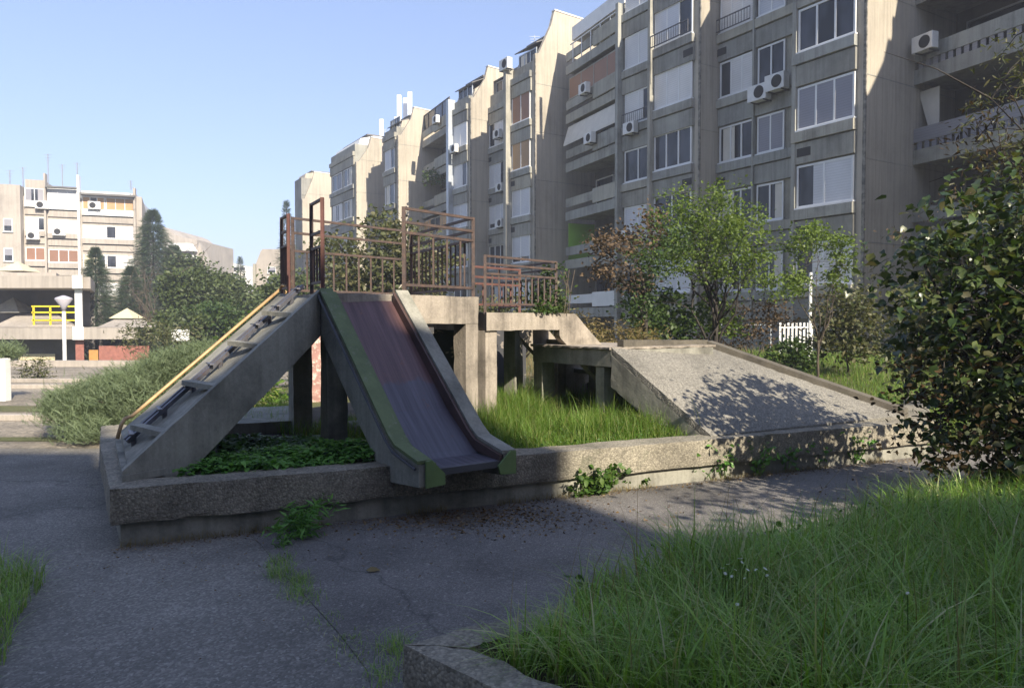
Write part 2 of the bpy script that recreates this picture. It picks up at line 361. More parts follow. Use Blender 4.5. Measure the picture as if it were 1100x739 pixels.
def mkspray():
    vs=[];fs=[]
    for i in range(7):
        x=.05+i*.14; l=.34*(1-i*.1)
        for sg,zz in ((1,.05),(-1,.03)):
            o=len(vs); vs+=[[x,-.02,0],[x+.04,.02,0],[x+l*.8,l*.65*sg,zz],[x+l*.8-.03,l*.60*sg,zz]]; fs.append([o,o+1,o+2,o+3])
    o=len(vs); vs+=[[0,-.015,0],[0,.015,0],[1.15,.01,.02],[1.15,-.01,.02]]; fs.append([o,o+1,o+2,o+3])
    return (np.array(vs),np.array(fs))
T_SPRAY=mkspray()
def scatter(name,tmpl,pos,size,mat,parent=None,dirs=None,droop=0.,kind=None,origin=None,flat=0):
    n=len(pos); tv,tf=tmpl
    size=np.asarray(size)*np.ones(n)
    if dirs is None:
        dirs=RNG.normal(size=(n,3)); dirs[:,2]=dirs[:,2]*.6-droop
    d=dirs/np.linalg.norm(dirs,axis=1,keepdims=True)
    up=RNG.normal(size=(n,3))*(1-flat); up[:,2]+= .8+flat
    s=np.cross(up,d); s/=np.linalg.norm(s,axis=1,keepdims=True)+1e-9
    u=np.cross(d,s)
    P=pos[:,None,:]+size[:,None,None]*(tv[None,:,0,None]*d[:,None,:]+tv[None,:,1,None]*s[:,None,:]+tv[None,:,2,None]*u[:,None,:])
    P=P.reshape(-1,3); Fc=(tf[None]+ (np.arange(n)*len(tv))[:,None,None]).reshape(-1,tf.shape[1])
    if tf.shape[1]==4 and (tf[:,2]==tf[:,3]).any():     # triangles hidden as quads -> all triangles
        A=[]
        for q in tf:
            if q[2]==q[3]: A.append([q[0],q[1],q[2]])
            else: A+= [[q[0],q[1],q[2]],[q[0],q[2],q[3]]]
        A=np.array(A); Fc=(A[None]+(np.arange(n)*len(tv))[:,None,None]).reshape(-1,3)
    o=npmesh(name,P,Fc,mat,parent,origin=origin)
    if kind: o['kind']=kind
    return o
def inpoly(pts,poly):
    x,y=pts[:,0],pts[:,1]; r=np.zeros(len(pts),bool); n=len(poly); j=n-1
    for i in range(n):
        xi,yi=poly[i][:2]; xj,yj=poly[j][:2]
        c=((yi>y)!=(yj>y))&(x<(xj-xi)*(y-yi)/(yj-yi+1e-12)+xi); r^=c; j=i
    return r
def sample_poly(poly,n):
    P=np.array([p[:2] for p in poly]); lo_,hi=P.min(0),P.max(0); out=[]; c=0
    while c<n:
        q=RNG.uniform(lo_,hi,size=(n*2,2)); q=q[inpoly(q,poly)]; out.append(q); c+=len(q)
    return np.concatenate(out)[:n]
def blades(name,xy,z,h,wd,mat,bend=.5,seg=4,parent=None,kind='stuff',lean=None,origin=None,ang=None):
    n=len(xy); h=np.asarray(h)*np.ones(n); a=RNG.uniform(0,2*PI,n) if ang is None else ang; b=np.abs(RNG.normal(bend,bend*.5,n))
    dx,dy=np.cos(a),np.sin(a)
    if lean is not None: dx+=lean[0]; dy+=lean[1]
    z=np.asarray(z)*np.ones(n); wd=np.asarray(wd)*np.ones(n)
    sx,sy=-np.sin(a+RNG.normal(0,.5,n)),np.cos(a)
    vs=[]
    for i in range(seg+1):
        t=i/seg; r=b*h*t**2.1; zz=z+h*(t-.38*np.minimum(b,1.7)*t**2.6); wdt=wd*(1-t**1.6)*(.6+.8*t*(1-t)*2)
        if i==seg: wdt=wd*.04
        c=np.stack([xy[:,0]+dx*r,xy[:,1]+dy*r,zz],1); s=np.stack([sx*wdt/2,sy*wdt/2,np.zeros(n)],1)
        vs+=[c-s,c+s]
    P=np.stack(vs,1).reshape(-1,3); k=2*(seg+1)
    tf=np.array([[2*i,2*i+1,2*i+3,2*i+2] for i in range(seg)])
    Fc=(tf[None]+(np.arange(n)*k)[:,None,None]).reshape(-1,4)
    o=npmesh(name,P,Fc,mat,parent,origin=origin)
    if kind: o['kind']=kind
    return o
def fbm(xy,f,seed=0):
    return np.array([mn.fractal(Vector((p[0]*f+seed,p[1]*f,seed)),1,2,3) for p in xy])
def limbs(mb,base,tips,r0,split=.35,wob=.12,seed=0,n=6,trunk_top=None):
    """trunk from base to trunk_top, limbs to each tip"""
    rnd=random.Random(seed); base=Vector(base)
    top=Vector(trunk_top) if trunk_top is not None else base.lerp(sum((Vector(t) for t in tips),Vector())/len(tips),split)
    L=(top-base).length
    pts=[base.lerp(top,i/4)+Vector((rnd.uniform(-1,1),rnd.uniform(-1,1),0))*L*.03*(0<i<4) for i in range(5)]
    mb.tube(pts,[r0*1.25,r0*1.0,r0*.92,r0*.86,r0*.8],n+2)
    for t in tips:
        t=Vector(t); s=pts[rnd.choice([2,3,4,4])]; D=(t-s); m=5
        q=[s+D*(i/m)+Vector((rnd.uniform(-1,1),rnd.uniform(-1,1),rnd.uniform(-.3,1)))*D.length*wob*(0<i<m)*.6 for i in range(m+1)]
        mb.tube(q,[r0*.5*(1-.85*i/m) for i in range(m+1)],n)
        for j in range(2,m+1):
            for _ in range(2):
                e=q[j]+Vector((rnd.uniform(-1,1),rnd.uniform(-1,1),rnd.uniform(-.4,1)))*D.length*.28
                mb.tube([q[j],q[j].lerp(e,.5)+Vector((0,0,D.length*.02)),e],[r0*.16,r0*.09,r0*.03],4)
def lobes_pts(lobes,nclump,per,spread,shell=.55,gap=None):
    out=[];vol=np.array([l[1][0]*l[1][1]*l[1][2] for l in lobes])**.7; vol/=vol.sum()
    for (c,r),f in zip(lobes,vol):
        k=max(3,int(nclump*f)); d=RNG.normal(size=(k,3)); d/=np.linalg.norm(d,axis=1,keepdims=True)
        rr=RNG.uniform(shell,1.0,(k,1))**.7
        out.append(np.array(c)+d*rr*np.array(r))
    C=np.concatenate(out)
    P=C[:,None,:]+RNG.normal(size=(len(C),per,3))*spread*RNG.uniform(.5,1.3,(len(C),1,1))*np.array([1,1,.75])
    return C,P.reshape(-1,3)
def tree(name,label,base,lobes,r0,tmpl,lsize,nclump,per,spread,lm,bm_='bark',cat='tree',group=None,trunk_top=None,extra=None,shell=.55,ntips=9,seed=1,droop=.1,crown='crown'):
    t=thing(name,base,label,cat,group)
    C,P=lobes_pts(lobes,nclump,per,spread,shell)
    P=P[P[:,2]>base[2]+.02]
    idx=RNG.choice(len(C),min(ntips,len(C)),replace=False)
    mb=MB(); limbs(mb,base,[tuple(C[i]) for i in idx],r0,seed=seed,trunk_top=trunk_top)
    mb.build('trunk',MT[bm_],t,smooth=True)
    scatter(crown,tmpl,P,lsize*RNG.uniform(.65,1.25,len(P)),MT[lm],t,droop=droop)
    if extra:
        nm,lm2,n2,lobes2,sp2=extra
        C2,P2=lobes_pts(lobes2,n2,per,sp2,shell); scatter(nm,tmpl,P2,lsize*RNG.uniform(.6,1.1,len(P2)),MT[lm2],t,droop=droop)
    return t
def conifer(label,base,h,r,mat='spruce',n=900,ls=.9,group=None,name='conifer_tree',slim=1.0):
    t=thing(name,base,label,'tree',group)
    mb=MB(); mb.tube([base,(base[0],base[1],base[2]+h*.98)],[h*.018,.02],8)
    lv=int(h*1.6)+6; pos=[];dr=[];sz=[]
    for i in range(n):
        f=RNG.uniform(.06,1)**.8; a=RNG.uniform(0,2*PI); lay=math.floor(f*lv)/lv
        R=r*(1-f)**.62*(.75+.35*math.sin(a*3+lay*17)*.6+.2*RNG.normal()*.5); q=RNG.uniform(.25,1)
        pos.append((base[0]+math.cos(a)*R*q,base[1]+math.sin(a)*R*q,base[2]+h*f-R*q*.25)); dr.append((math.cos(a)+RNG.normal()*.4,math.sin(a)+RNG.normal()*.4,-.25+RNG.normal()*.25+.9*(f>.93))); sz.append(ls*(.5+.6*(1-f)))
    mb.build('trunk',MT['barkdark'],t)
    scatter('crown',T_SPRAY,np.array(pos),np.array(sz),MT[mat],t,dirs=np.array(dr))
    return t
# ================================================================== GROUND
def sm(x): x=np.clip(x,0,1); return x*x*(3-2*x)
xs=np.unique(np.concatenate([np.linspace(-420,-45,14),np.linspace(-45,40,86),np.linspace(40,420,14)]))
ys=np.unique(np.concatenate([np.linspace(-80,-4,10),np.linspace(-4,60,65),np.linspace(60,620,20)]))
gx,gy=np.meshgrid(xs,ys); gz=-2.2*sm((gy-27.4)/1.2)*sm((-7-gx)/5)
bank=.55*sm((gy-13)/9)*sm((gx-1)/5)*sm((60-gy)/10)
gz=gz+bank
gv=np.stack([gx.ravel(),gy.ravel(),gz.ravel()],1); nx=len(xs)
gi=np.array([[j*nx+i,j*nx+i+1,(j+1)*nx+i+1,(j+1)*nx+i] for j in range(len(ys)-1) for i in range(nx-1)])
g=npmesh('ground',gv,gi,MT['ground'],smooth=True); g['kind']='structure'
def gh(x,y):
    s1=lambda v: max(0,min(1,v))**2*(3-2*max(0,min(1,v)))
    return -2.2*s1((y-27.4)/1.2)*s1((-7-x)/5)+.55*s1((y-13)/9)*s1((x-1)/5)*s1((60-y)/10)
def sheet(name,poly,z,mat):
    me=bpy.data.meshes.new(name); me.from_pydata([(x,y,z) for x,y in poly],[],[tuple(range(len(poly)))]); me.materials.append(mat)
    o=bpy.data.objects.new(name,me); COL.objects.link(o); o['kind']='structure'; return o
seam=[(-1.95,5.5),(-1.78,5.25),(-1.60,4.93),(-1.42,4.62),(-1.25,4.35),(-1.08,4.08),(-.88,3.75),(-.66,3.35),(-.60,3.15),(-.48,2.75),(-.3,2.2),(.1,-3)]
a1=sheet('asphalt_path',[(-9.5,-3)]+[(.12,-3)]+seam[::-1][1:]+[(-1.95,6.5),(-3.6,9.3),(-9.5,9.3)],.006,MT['asph1'])
a2=sheet('asphalt_patch',seam+[(14,-3),(14,13.5),(6,9.8),(-1.95,6.2)],.010,MT['asph2'])
sheet('paving',[(-16,9.3),(-3.8,9.3),(-5.4,12.6),(-6,26),(-22,26)],.008,MT['paving'])
sheet('grass_strip',[(-14,9.9),(-5.6,9.8),(-6.0,10.15),(-14,10.3)],.014,MT['ground'])
sheet('grass_strip',[(-16,13.2),(-8,13.0),(-8.4,13.9),(-16,14.2)],.014,MT['ground'])
for yy in (11.9,17.6,19.4):
    k=MB(); k.box(-16,-6.6,yy,yy+.16,0,.10); struct('kerb',k,MT['pale'],bevel=.01)
# ================================================================== PLANTER WALL round the play structure
A=Vector((-2.8,5.15,0)); C_=Vector((5.0,8.75,0)); ed=(C_-A).normalized(); en=Vector((-ed.y,ed.x,0))
L1=Vector((-3.95,7.1,0)); L2=Vector((-4.6,8.3,0)); R1=Vector((6.3,11.4,0))
pw=thing('planter_wall',(A.x,A.y,0),'long low two course concrete wall edging the raised playground bed','planter wall')
def course(name,z0,z1,inset,t,mat,cell):
    mb=MB(); a=A+en*inset; c=C_+en*inset
    dl=(L1-A).normalized(); nl=Vector((dl.y,-dl.x,0))      # inward for left side
    dr=(R1-C_).normalized(); nr=Vector((-dr.y,dr.x,0))
    outer=[L2+nl*inset,L1+nl*inset,A+nl*inset+en*inset*.8,C_+en*inset-ed*inset,R1+nr*inset]
    inner=[L2+nl*(inset+t),L1+nl*(inset+t),A+nl*(inset+t)*.75+en*(inset+t)*1.05,C_+en*(inset+t)+nr*(inset+t)*.5,R1+nr*(inset+t)]
    n=len(outer)
    for i in range(n-1):
        q=[outer[i],outer[i+1],inner[i+1],inner[i]]
        mb.prism([(p.x,p.y,z0) for p in q],(0,0,z1-z0))
    return mb
# build each straight run as its own prism part so that ends butt
mb=course('c',.17,.43,0,.26,None,0); mb.build('coping_course',MT['kerb'],pw,rough=(.055,.011,5.0),smooth=False)
mb=course('b',-.1,.169,.06,.18,None,0); mb.build('base_course',MT['conc'],pw,rough=(.16,.004,3.0))
# soil inside
soil=sheet('planter_soil',[(-2.55,5.45),(4.9,8.95),(6.0,11.4),(3.5,12.4),(-1.5,13.5),(-4.4,8.3),(-3.75,7.2)],.33,MT['soil'])
# ================================================================== PLAY STRUCTURE
P0=Vector((-1.79,6.98,0)); P1=Vector((-1.08,7.54,0)); P2=Vector((-.377,8.38,0)); TL=Vector((-2.68,8.6,0)); B2=Vector((-1.38,10.05,0))
ZT=1.87; SO=.3
ps=thing('concrete_climbing_tower',(-1.4,8,SO),'large weathered concrete climbing tower with slide, stair and rusty railings','climbing tower')
mb=MB(); mb.prism([(p.x,p.y,ZT-.30) for p in (P0,P1,P2,B2,TL)],(0,0,.30)); mb.build('platform',MT['pinkconc'],ps,rough=(.12,.008,4))
# lower deck
F3=Vector((.62,9.47,0)); F4=Vector((-.15,10.75,0)); dd=(F3-P2).normalized(); ZL=1.70
Q2=P2+dd*.13
mb=MB(); mb.prism([(p.x,p.y,ZL-.21) for p in (Q2,F3,F4,B2+(B2-P2).normalized()*.35+dd*.14,B2+dd*.14)],(0,0,.21)); mb.build('lower_deck',MT['pinkconc'],ps,rough=(.12,.007,4))
def pillar(x,y,a,wd,dp,z1,mat='pinkconc',z0=.05,par=ps):
    d=Vector((math.sin(math.radians(a)),math.cos(math.radians(a)),0)); n=Vector((-d.y,d.x,0))
    m=MB(); m.obox(Vector((x,y,z0))-d*wd/2-n*dp/2,d*wd,n*dp,(0,0,z1-z0)); return m.build('pillar',MT[mat],par,rough=(.12,.006,4))
zb=ZT-.298
f12=(P2-P1).normalized(); n12=Vector((-f12.y,f12.x,0))
pillar(-1.71,7.14,58,.20,.20,zb,'conc'); pillar(-2.42,8.50,58,.22,.20,zb,'conc')
q=P2-f12*.10+n12*.10; pillar(q.x,q.y,40,.20,.19,zb)
q=P1+f12*.14+n12*.10; pillar(q.x,q.y,40,.18,.19,zb)
q=Q2+dd*.11+n12*.12; pillar(q.x,q.y,40,.20,.18,ZL-.208)
pillar(-1.40,9.88,40,.2,.2,zb,'conc')
pillar(.02,10.35,40,.18,.2,ZL-.208,'conc'); pillar(.66,10.44,58,.14,.16,1.22)
# painted wall under the deck
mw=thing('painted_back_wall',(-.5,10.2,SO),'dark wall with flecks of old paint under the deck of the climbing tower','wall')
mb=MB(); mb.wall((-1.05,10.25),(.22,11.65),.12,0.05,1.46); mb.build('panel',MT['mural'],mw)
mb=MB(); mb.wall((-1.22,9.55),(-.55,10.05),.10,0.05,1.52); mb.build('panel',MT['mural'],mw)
# paint-stained low wall seen below the slide top
rw=MB(); rw.wall((-4.3,14.6),(-3.3,14.9),.2,0,1.30); rw=rw.build('graffiti_wall',plain('reddish_painted_wall',(.36,.2,.17),.9,0,.3,4,.2,dirt=(.6,.5,.42),th=(.5,.58)),origin=(-3.8,14.7,0)); tag(rw,'low reddish painted wall glimpsed beneath the top of the slide','wall')
# ---- slide
F0=Vector((-.71,5.645,0)); s_=(P0-F0); LS=s_.length; s_.normalize(); r_=(Vector((.02,6.17,0))-F0).normalized(); WS=.9
def S(a,b,z): p=F0+s_*a+r_*b; return Vector((p.x,p.y,z))
bed=[(0,.455),(.02,.46),(.30,.475),(.36,.51),(.766,.82),(1.40,1.463),(LS+.03,1.80)]
top=[(0,.535),(.35,.62),(.46,.70),(LS,1.91)]
bot=[(0,.33),(.42,.30),(.60,.36),(LS,1.46)]
sl=MB()
def strip(pts,b0,b1,t=.02):
    m=MB()
    vs=[];n=len(pts)
    for a,z in pts: vs+=[S(a,b0,z),S(a,b1,z)]
    for a,z in pts: vs+=[S(a,b0,z-t),S(a,b1,z-t)]
    fs=[]
    for i in range(n-1):
        o=2*i; q=2*n+2*i
        fs+=[(o,o+1,o+3,o+2),(q,q+2,q+3,q+1),(o,o+2,q+2,q),(o+1,q+1,q+3,o+3)]
    fs+=[(0,2*n,2*n+1,1),(2*n-2,2*n-1,4*n-1,4*n-2)]
    return m.add(vs,fs)
def mk_slide():
    m,nt,bs=newmat('worn_sky_tinted_sheet'); v=coords(nt); tc=N(nt,'ShaderNodeTexCoord')
    def dot(vec,k):
        d=N(nt,'ShaderNodeVectorMath',operation='DOT_PRODUCT'); nt.links.new(tc.outputs['Object'],d.inputs[0]); d.inputs[1].default_value=(vec.x*k,vec.y*k,0); return d.outputs['Value']
    cb=N(nt,'ShaderNodeCombineXYZ'); nt.links.new(dot(r_,26),cb.inputs[0]); nt.links.new(dot(s_,1.1),cb.inputs[1])
    scr=noise(nt,cb.outputs[0],1.0,6,.7)
    sp=N(nt,'ShaderNodeSeparateXYZ'); nt.links.new(tc.outputs['Object'],sp.inputs[0])
    hz_=addh(nt,sp.outputs[2],noise(nt,v,2.5,5,.7),.5)
    col=ramp(nt,hz_,[(.35,(.075,.07,.088)),(.95,(.095,.082,.10)),(1.0,(.12,.068,.066))])  # bluish low part paints in sky reflection, reddish top is rust wear
    col=mix(nt,.75,col,ramp(nt,scr,[(.35,.62),(.5,1.0),(.68,1.5)]),'MULTIPLY')
    rust=ramp(nt,noise(nt,v,7,7,.75),[(.60,0.0),(.68,.8)]); col=mix(nt,rust,col,(.17,.07,.045))
    nt.links.new(col,bs.inputs['Base Color']); bs.inputs['Metallic'].default_value=.1
    nt.links.new(ramp(nt,scr,[(.3,.5),(.7,.30)]),bs.inputs['Roughness']); bump(nt,bs,scr,.25,.004); return m
slide=strip(bed,.17,.75,.05).build('slide',mk_slide(),ps)
for a_s,z_s in ():
    mb=MB(); mb.obox(S(a_s-.006,.172,z_s),r_*.575,S(a_s+.003,.172,z_s+.005)-S(a_s-.003,.172,z_s),(0,0,.003)); mb.build('seam',MT['darkmetal'],slide)
mb=MB(); mb.obox(S(-.012,.17,.405),r_*.58,s_*.03,(0,0,.052)); mb.build('chute_lip',MT['darkmetal'],slide)
for nm,b0,bw,mt in (('side_wall',0,.11,'conc'),('side_wall',.79,.11,'conc')):
    m=MB(); poly=[S(a,b0,z-.03) for a,z in top]+[S(a,b0,z) for a,z in bot[::-1]]
    m.prism(poly,r_*bw); m.build(nm,MT[mt],slide,rough=(.12,.004,4))
# top boards
def board(b0,bw,mt,dz=0,t=.028,nm='top_board'):
    return strip([(a,z+dz) for a,z in top],b0,b0+bw,t).build(nm,MT[mt],slide)
board(-.012,.125,'green'); board(.775,.137,'conc')
# inner lining
for b0,mt in ((.125,'green'),(.745,'plumside')):
    m=MB(); poly=[S(a,b0,z-.031) for a,z in top]+[S(a,b0,z-.012) for a,z in [(LS,1.79),(.766,.83),(.36,.515),(0,.462)]]
    m.prism(poly,r_*.028); m.build('side_lining',MT[mt],slide)
# trim rails along the left edge
mb=MB(); mb.tube([S(a,-.03,z-.06) for a,z in top],.012,6); mb.build('trim_pipe',MT['darkmetal'],slide)
# end caps
for b0,bw,flip in ((.045,.11,0),(.765,.125,1)):
    x0,x1=b0,b0+bw
    if not flip: poly=[S(-.015,x0,.53),S(-.015,x0+.05,.535),S(-.015,x1+.055,.42),S(-.015,x1+.055,.335),S(-.015,x0,.325)]
    else: poly=[S(-.015,x1,.53),S(-.015,x1-.05,.535),S(-.015,x0-.05,.42),S(-.015,x0-.03,.35),S(-.015,x1,.34)]
    m=MB(); m.prism(poly,-s_*.02); m.build('end_cap',MT['greencap'],slide)
# ---- stair ramp
ra,rb=Vector((-2.80,5.42,0)),P0.copy(); la,lb=Vector((-3.69,7.0,0)),TL.copy()
def T(u,v,z):
    """u 0..1 up the ramp, v 0 right .. 1 left"""
    p=(ra.lerp(rb,u)).lerp(la.lerp(lb,u),v); return Vector((p.x,p.y,z))
def zt(u): return .55+(1.89-.55)*u
st=MB(); zdn=.075
n=12; vs=[];fs=[]
for i in range(n+1):
    for v in (.06,.96): vs.append(T(i/n,v,zt(i/n)-zdn+(.10 if v>.5 else 0)))
for i in range(n+1):
    for v in (.06,.96): vs.append(T(i/n,v,zt(i/n)-zdn-.14))
for i in range(n):
    o=2*i;q=2*(n+1)+2*i; fs+=[(o,o+1,o+3,o+2),(q,q+2,q+3,q+1),(o,o+2,q+2,q),(o+1,q+1,q+3,o+3)]
fs+=[(0,2*n+2,2*n+3,1),(2*n,2*n+1,4*n+3,4*n+2)]
stair=st.add(vs,fs).build('stair',MT['conc'],ps,rough=(.15,.004,3))
for v,sg in ((0,1),(1,-1)):
    d=(T(0,1,0)-T(0,0,0)).normalized()*sg
    m=MB()
    ub=.27
    poly=[T(-.03,v,zt(-.03)-(.07 if v else 0)),T(1,v,1.895-(.07 if v else 0)),T(1,v,1.46),T(ub,v,.42),T(ub-.06,v,.1),T(-.03,v,.1)]
    m.prism(poly,d*.13); m.build('side_wall',MT['conc'],stair,rough=(.12,.005,3.5))
# foot slab of the stair on the left kerb
m=MB(); m.prism([(ra.x-.02,ra.y-.06,.43),(la.x-.03,la.y-.05,.43),(la.x+.10,la.y+.30,.43),(ra.x+.16,ra.y+.22,.43)],(0,0,.05)); m.build('foot_slab',MT['conc'],stair)
run=(P0-ra).normalized(); pr=Vector((-run.y,run.x,0))
for u in (.17,.42,.67,.88):
    p=T(u,.085,zt(u)-zdn+.002); mm=MB(); mm.obox(p-Vector((0,0,.03)),pr*.52+Vector((0,0,.03)),run*.11,(0,0,.045)); mm.build('step',MT['conc'],stair,rough=(.12,.004,4))
# metal track strips
for v0 in (.44,.53):
    m=MB(); m.bar(T(.01,v0,zt(0)-zdn+.13),T(1.02,v0,zt(1)-zdn+.15),.03,.035); 
    for k in range(7):
        u=.04+k*.15; m.bar(T(u,v0,zt(u)-zdn-.01),T(u,v0,zt(u)-zdn+.13),.03)
    m.build('track_bar',MT['steel'],stair)
m=MB()
for k in range(8):
    u=.03+k*.135; m.bar(T(u,.40,zt(u)-zdn+.15),T(u,.57,zt(u)-zdn+.15),.035,.012)
m.bar(T(.0,.485,zt(0)-zdn+.14),T(1.0,.485,zt(1)-zdn+.15),.02); m.build('cross_strap',MT['steel'],stair)
m=MB()
hp=[T(-.02,.985,.50),T(.0,.985,.62),T(.02,.985,.68),T(.06,.985,zt(.06)+.07),T(.99,.985,zt(1)+.06),T(1.01,.95,zt(1)+.12),T(1.02,.80,zt(1)+.09)]
m.tube(hp,.018,8); m.tube([p+Vector((.05,-.03,-.07)) for p in hp[2:6]],.016,8)
m.build('handrail',MT['orange'],stair,smooth=True)
# ---- railings
def railing(a,b,z0,z1,mat='rail',bars=6,h2=.16,h3=.26,zbot=.10,posts=(1,1),t=.034,zp0=None):
    a=Vector(a);b=Vector(b)
    m=MB(); e=(b-a).normalized()
    L=lambda u,z: Vector((a.x+(b.x-a.x)*u,a.y+(b.y-a.y)*u,z))
    r=t*.42
    for z in (z1,z1-h2,z1-h3,z0+zbot):
        if z is not None: m.bar(L(0,z),L(1,z),t*.85,t*.8)
    for k in range(bars):
        u=(k+1)/(bars+1); m.bar(L(u,z0+zbot),L(u,z1-h3),t*.55,t*.55)
    o=m.build('railing',MT[mat],ps)
    for f,u in zip(posts,(0,1)):
        if f:
            p=MB(); p.bar(L(u,z0-.02 if zp0 is None else zp0),L(u,z1+t*.4),t*1.05); p.build('post',MT['railred' if f==2 else mat],o)
    return o
e1=.03
railing(P1+f12*.03+n12*.05,P2-f12*.03+n12*.05,ZT,2.745,bars=4,h2=.14,h3=.245)
railing(P2-f12*.05+n12*.09,B2-f12*.02-n12*.06,ZT,2.745,bars=13,h2=.14,h3=.245,posts=(0,1))
bt=(B2-TL).normalized(); railing(TL+bt*.18,B2-bt*.08,ZT,2.80,bars=8,h2=.17,h3=.38,zbot=.09)
et=(TL-P0).normalized()
railing(P0+et*.02+bt*.03,P0+et*.44+bt*.03,ZT,2.745,bars=3,h2=.30,h3=.44,posts=(2,1),t=.03)
railing(TL-et*.42+bt*.02,TL-et*.06+bt*.02,ZT,2.77,bars=3,h2=.17,h3=.33,posts=(2,1),t=.03)
railing(Q2+n12*.05+dd*.03,F3+n12*.05-dd*.03,ZL,2.345,bars=10,h2=.09,h3=.20,t=.03)
railing(F3+n12*.10-dd*.04,F4-dd*.05,ZL,2.345,bars=8,h2=.09,h3=.20,t=.03,posts=(0,1))
railing(Q2+n12*.42+dd*.22,Q2+n12*.42+dd*1.05,ZL,2.25,mat='orange' if 0 else 'railred',bars=4,h2=.12,h3=.2,t=.032)
# ---- back stair of the lower deck
kd=Vector((.848,.53,0)); 
bs_=MB(); o0=F3+kd*.0
def K(k,z,off=0): p=F3+kd*k+Vector((-.53,.848,0))*off; return Vector((p.x,p.y,z))
for off in (0,.95):
    m=MB(); m.prism([K(-.02,ZL-.002,off),K(.22,ZL-.002,off),K(1.78,.30,off),K(1.40,.12,off),K(.0,1.38,off),K(-.02,1.42,off)],Vector((-.53,.848,0))*.13)
    m.build('stair_stringer',MT['pinkconc'],ps,rough=(.12,.006,4))
for i in range(6):
    k=.2+i*.24; z=ZL-.20-i*.215; m=MB(); m.obox(K(k,z,.131),kd*.27,Vector((-.53,.848,0))*.817,(0,0,.06)); m.build('tread',MT['conc'],ps)
# ================================================================== LOW DECK AND AGGREGATE RAMP
lr=thing('concrete_ramp_deck',(1.4,8.8,SO),'low concrete deck on posts with a wide pebbled ramp dropping toward the wall','play ramp')
L0=Vector((.28,9.9,0)); L1_=Vector((1.15,8.62,0)); bk=Vector((.828,.561,0))
ZR=1.295
m=MB(); m.prism([(p.x,p.y,ZR-.23) for p in (L0,L1_,L1_+bk*1.75,L0+bk*1.2)],(0,0,.075+.155-.03)); m.build('beam',MT['conc'],lr,rough=(.12,.007,4))
fd=(L1_-L0).normalized()
m=MB(); m.prism([(p.x,p.y,ZR-.028) for p in (L0-bk*.03-fd*.02,L1_-bk*.03,L1_+bk*1.8,L0+bk*1.25-fd*.02)],(0,0,.03)); m.build('deck_slab',MT['pinkconc'],lr,rough=(.07,.010,7))
def pillar2(p,a,z1,wd=.17,dp=.2):
    return pillar(p.x,p.y,a,wd,dp,z1,'conc',.05,lr)
pillar2(L0+fd*.10+bk*.11,149,ZR-.232,.2,.2); pillar2(L1_-fd*.22+bk*.10,149,ZR-.232,.16,.16); pillar2(L0+fd*.1+bk*1.05,149,ZR-.232); pillar2(L1_-fd*.2+bk*1.4,149,ZR-.232)
TRa=Vector((1.15,8.62,ZR)); TRb=Vector((2.60,9.95,ZR-.03)); BRa=Vector((2.02,7.52,.44)); BRb=Vector((4.72,8.93,.47))
n=14; vs=[];fs=[]
for i in range(n+1):
    for j in range(n+1):
        u,v=i/n,j/n; p=TRa.lerp(TRb,v).lerp(BRa.lerp(BRb,v),u); vs.append(p)
for i in range(n+1):
    for j in range(n+1):
        p=vs[i*(n+1)+j]; vs.append(p-Vector((0,0,.085)))
Q=(n+1)**2
for i in range(n):
    for j in range(n):
        a=i*(n+1)+j; fs+=[(a,a+n+1,a+n+2,a+1),(Q+a,Q+a+1,Q+a+n+2,Q+a+n+1)]
for i in range(n):
    a=i*(n+1); fs.append((a,Q+a,Q+a+n+1,a+n+1)); a=a+n; fs.append((a,a+n+1,Q+a+n+1,Q+a))
    a=i; fs.append((a,a+1,Q+a+1,Q+a)); a=n*(n+1)+i; fs.append((a,Q+a,Q+a+1,a+1))
MB().add(vs,fs).build('ramp_slab',MT['ramp'],lr,rough=(.13,.008,5))
# stringer below the ramp's front-left edge
dn=(Vector((BRa.x,BRa.y,0))-Vector((TRa.x,TRa.y,0))); pn=Vector((-dn.y,dn.x,0)).normalized()
m=MB(); m.prism([TRa+Vector((0,0,-.087)),BRa+Vector((0,0,-.087)),BRa+Vector((0,0,-.2)),BRa.lerp(TRa,.2)+Vector((0,0,-.42)),TRa+Vector((0,0,-.46))],pn*.14); m.build('ramp_stringer',MT['conc'],lr,rough=(.12,.007,4))
# parapets
def parap(pa,pb,w_,h,mat='conc',nd=None):
    pa=Vector(pa);pb=Vector(pb); d=(pb-pa); nn=Vector((-d.y,d.x,0)).normalized()
    m=MB(); m.obox(pa-Vector((0,0,.08)),d,nn*w_,(0,0,h+.08)); return m.build('parapet',MT[mat],lr,rough=(.11,.006,4))
parap(TRa+Vector((.16,.12,0)),TRb+Vector((.02,.014,0)),.10,.085,'darkconc')  # shade on the parapet face put in by the dark colour
n=7
prv=TRb
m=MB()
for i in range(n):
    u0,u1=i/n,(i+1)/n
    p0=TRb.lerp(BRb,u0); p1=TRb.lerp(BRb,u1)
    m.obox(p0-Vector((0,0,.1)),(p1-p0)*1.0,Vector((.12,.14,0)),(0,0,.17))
m.build('parapet',MT['darkconc'],lr)
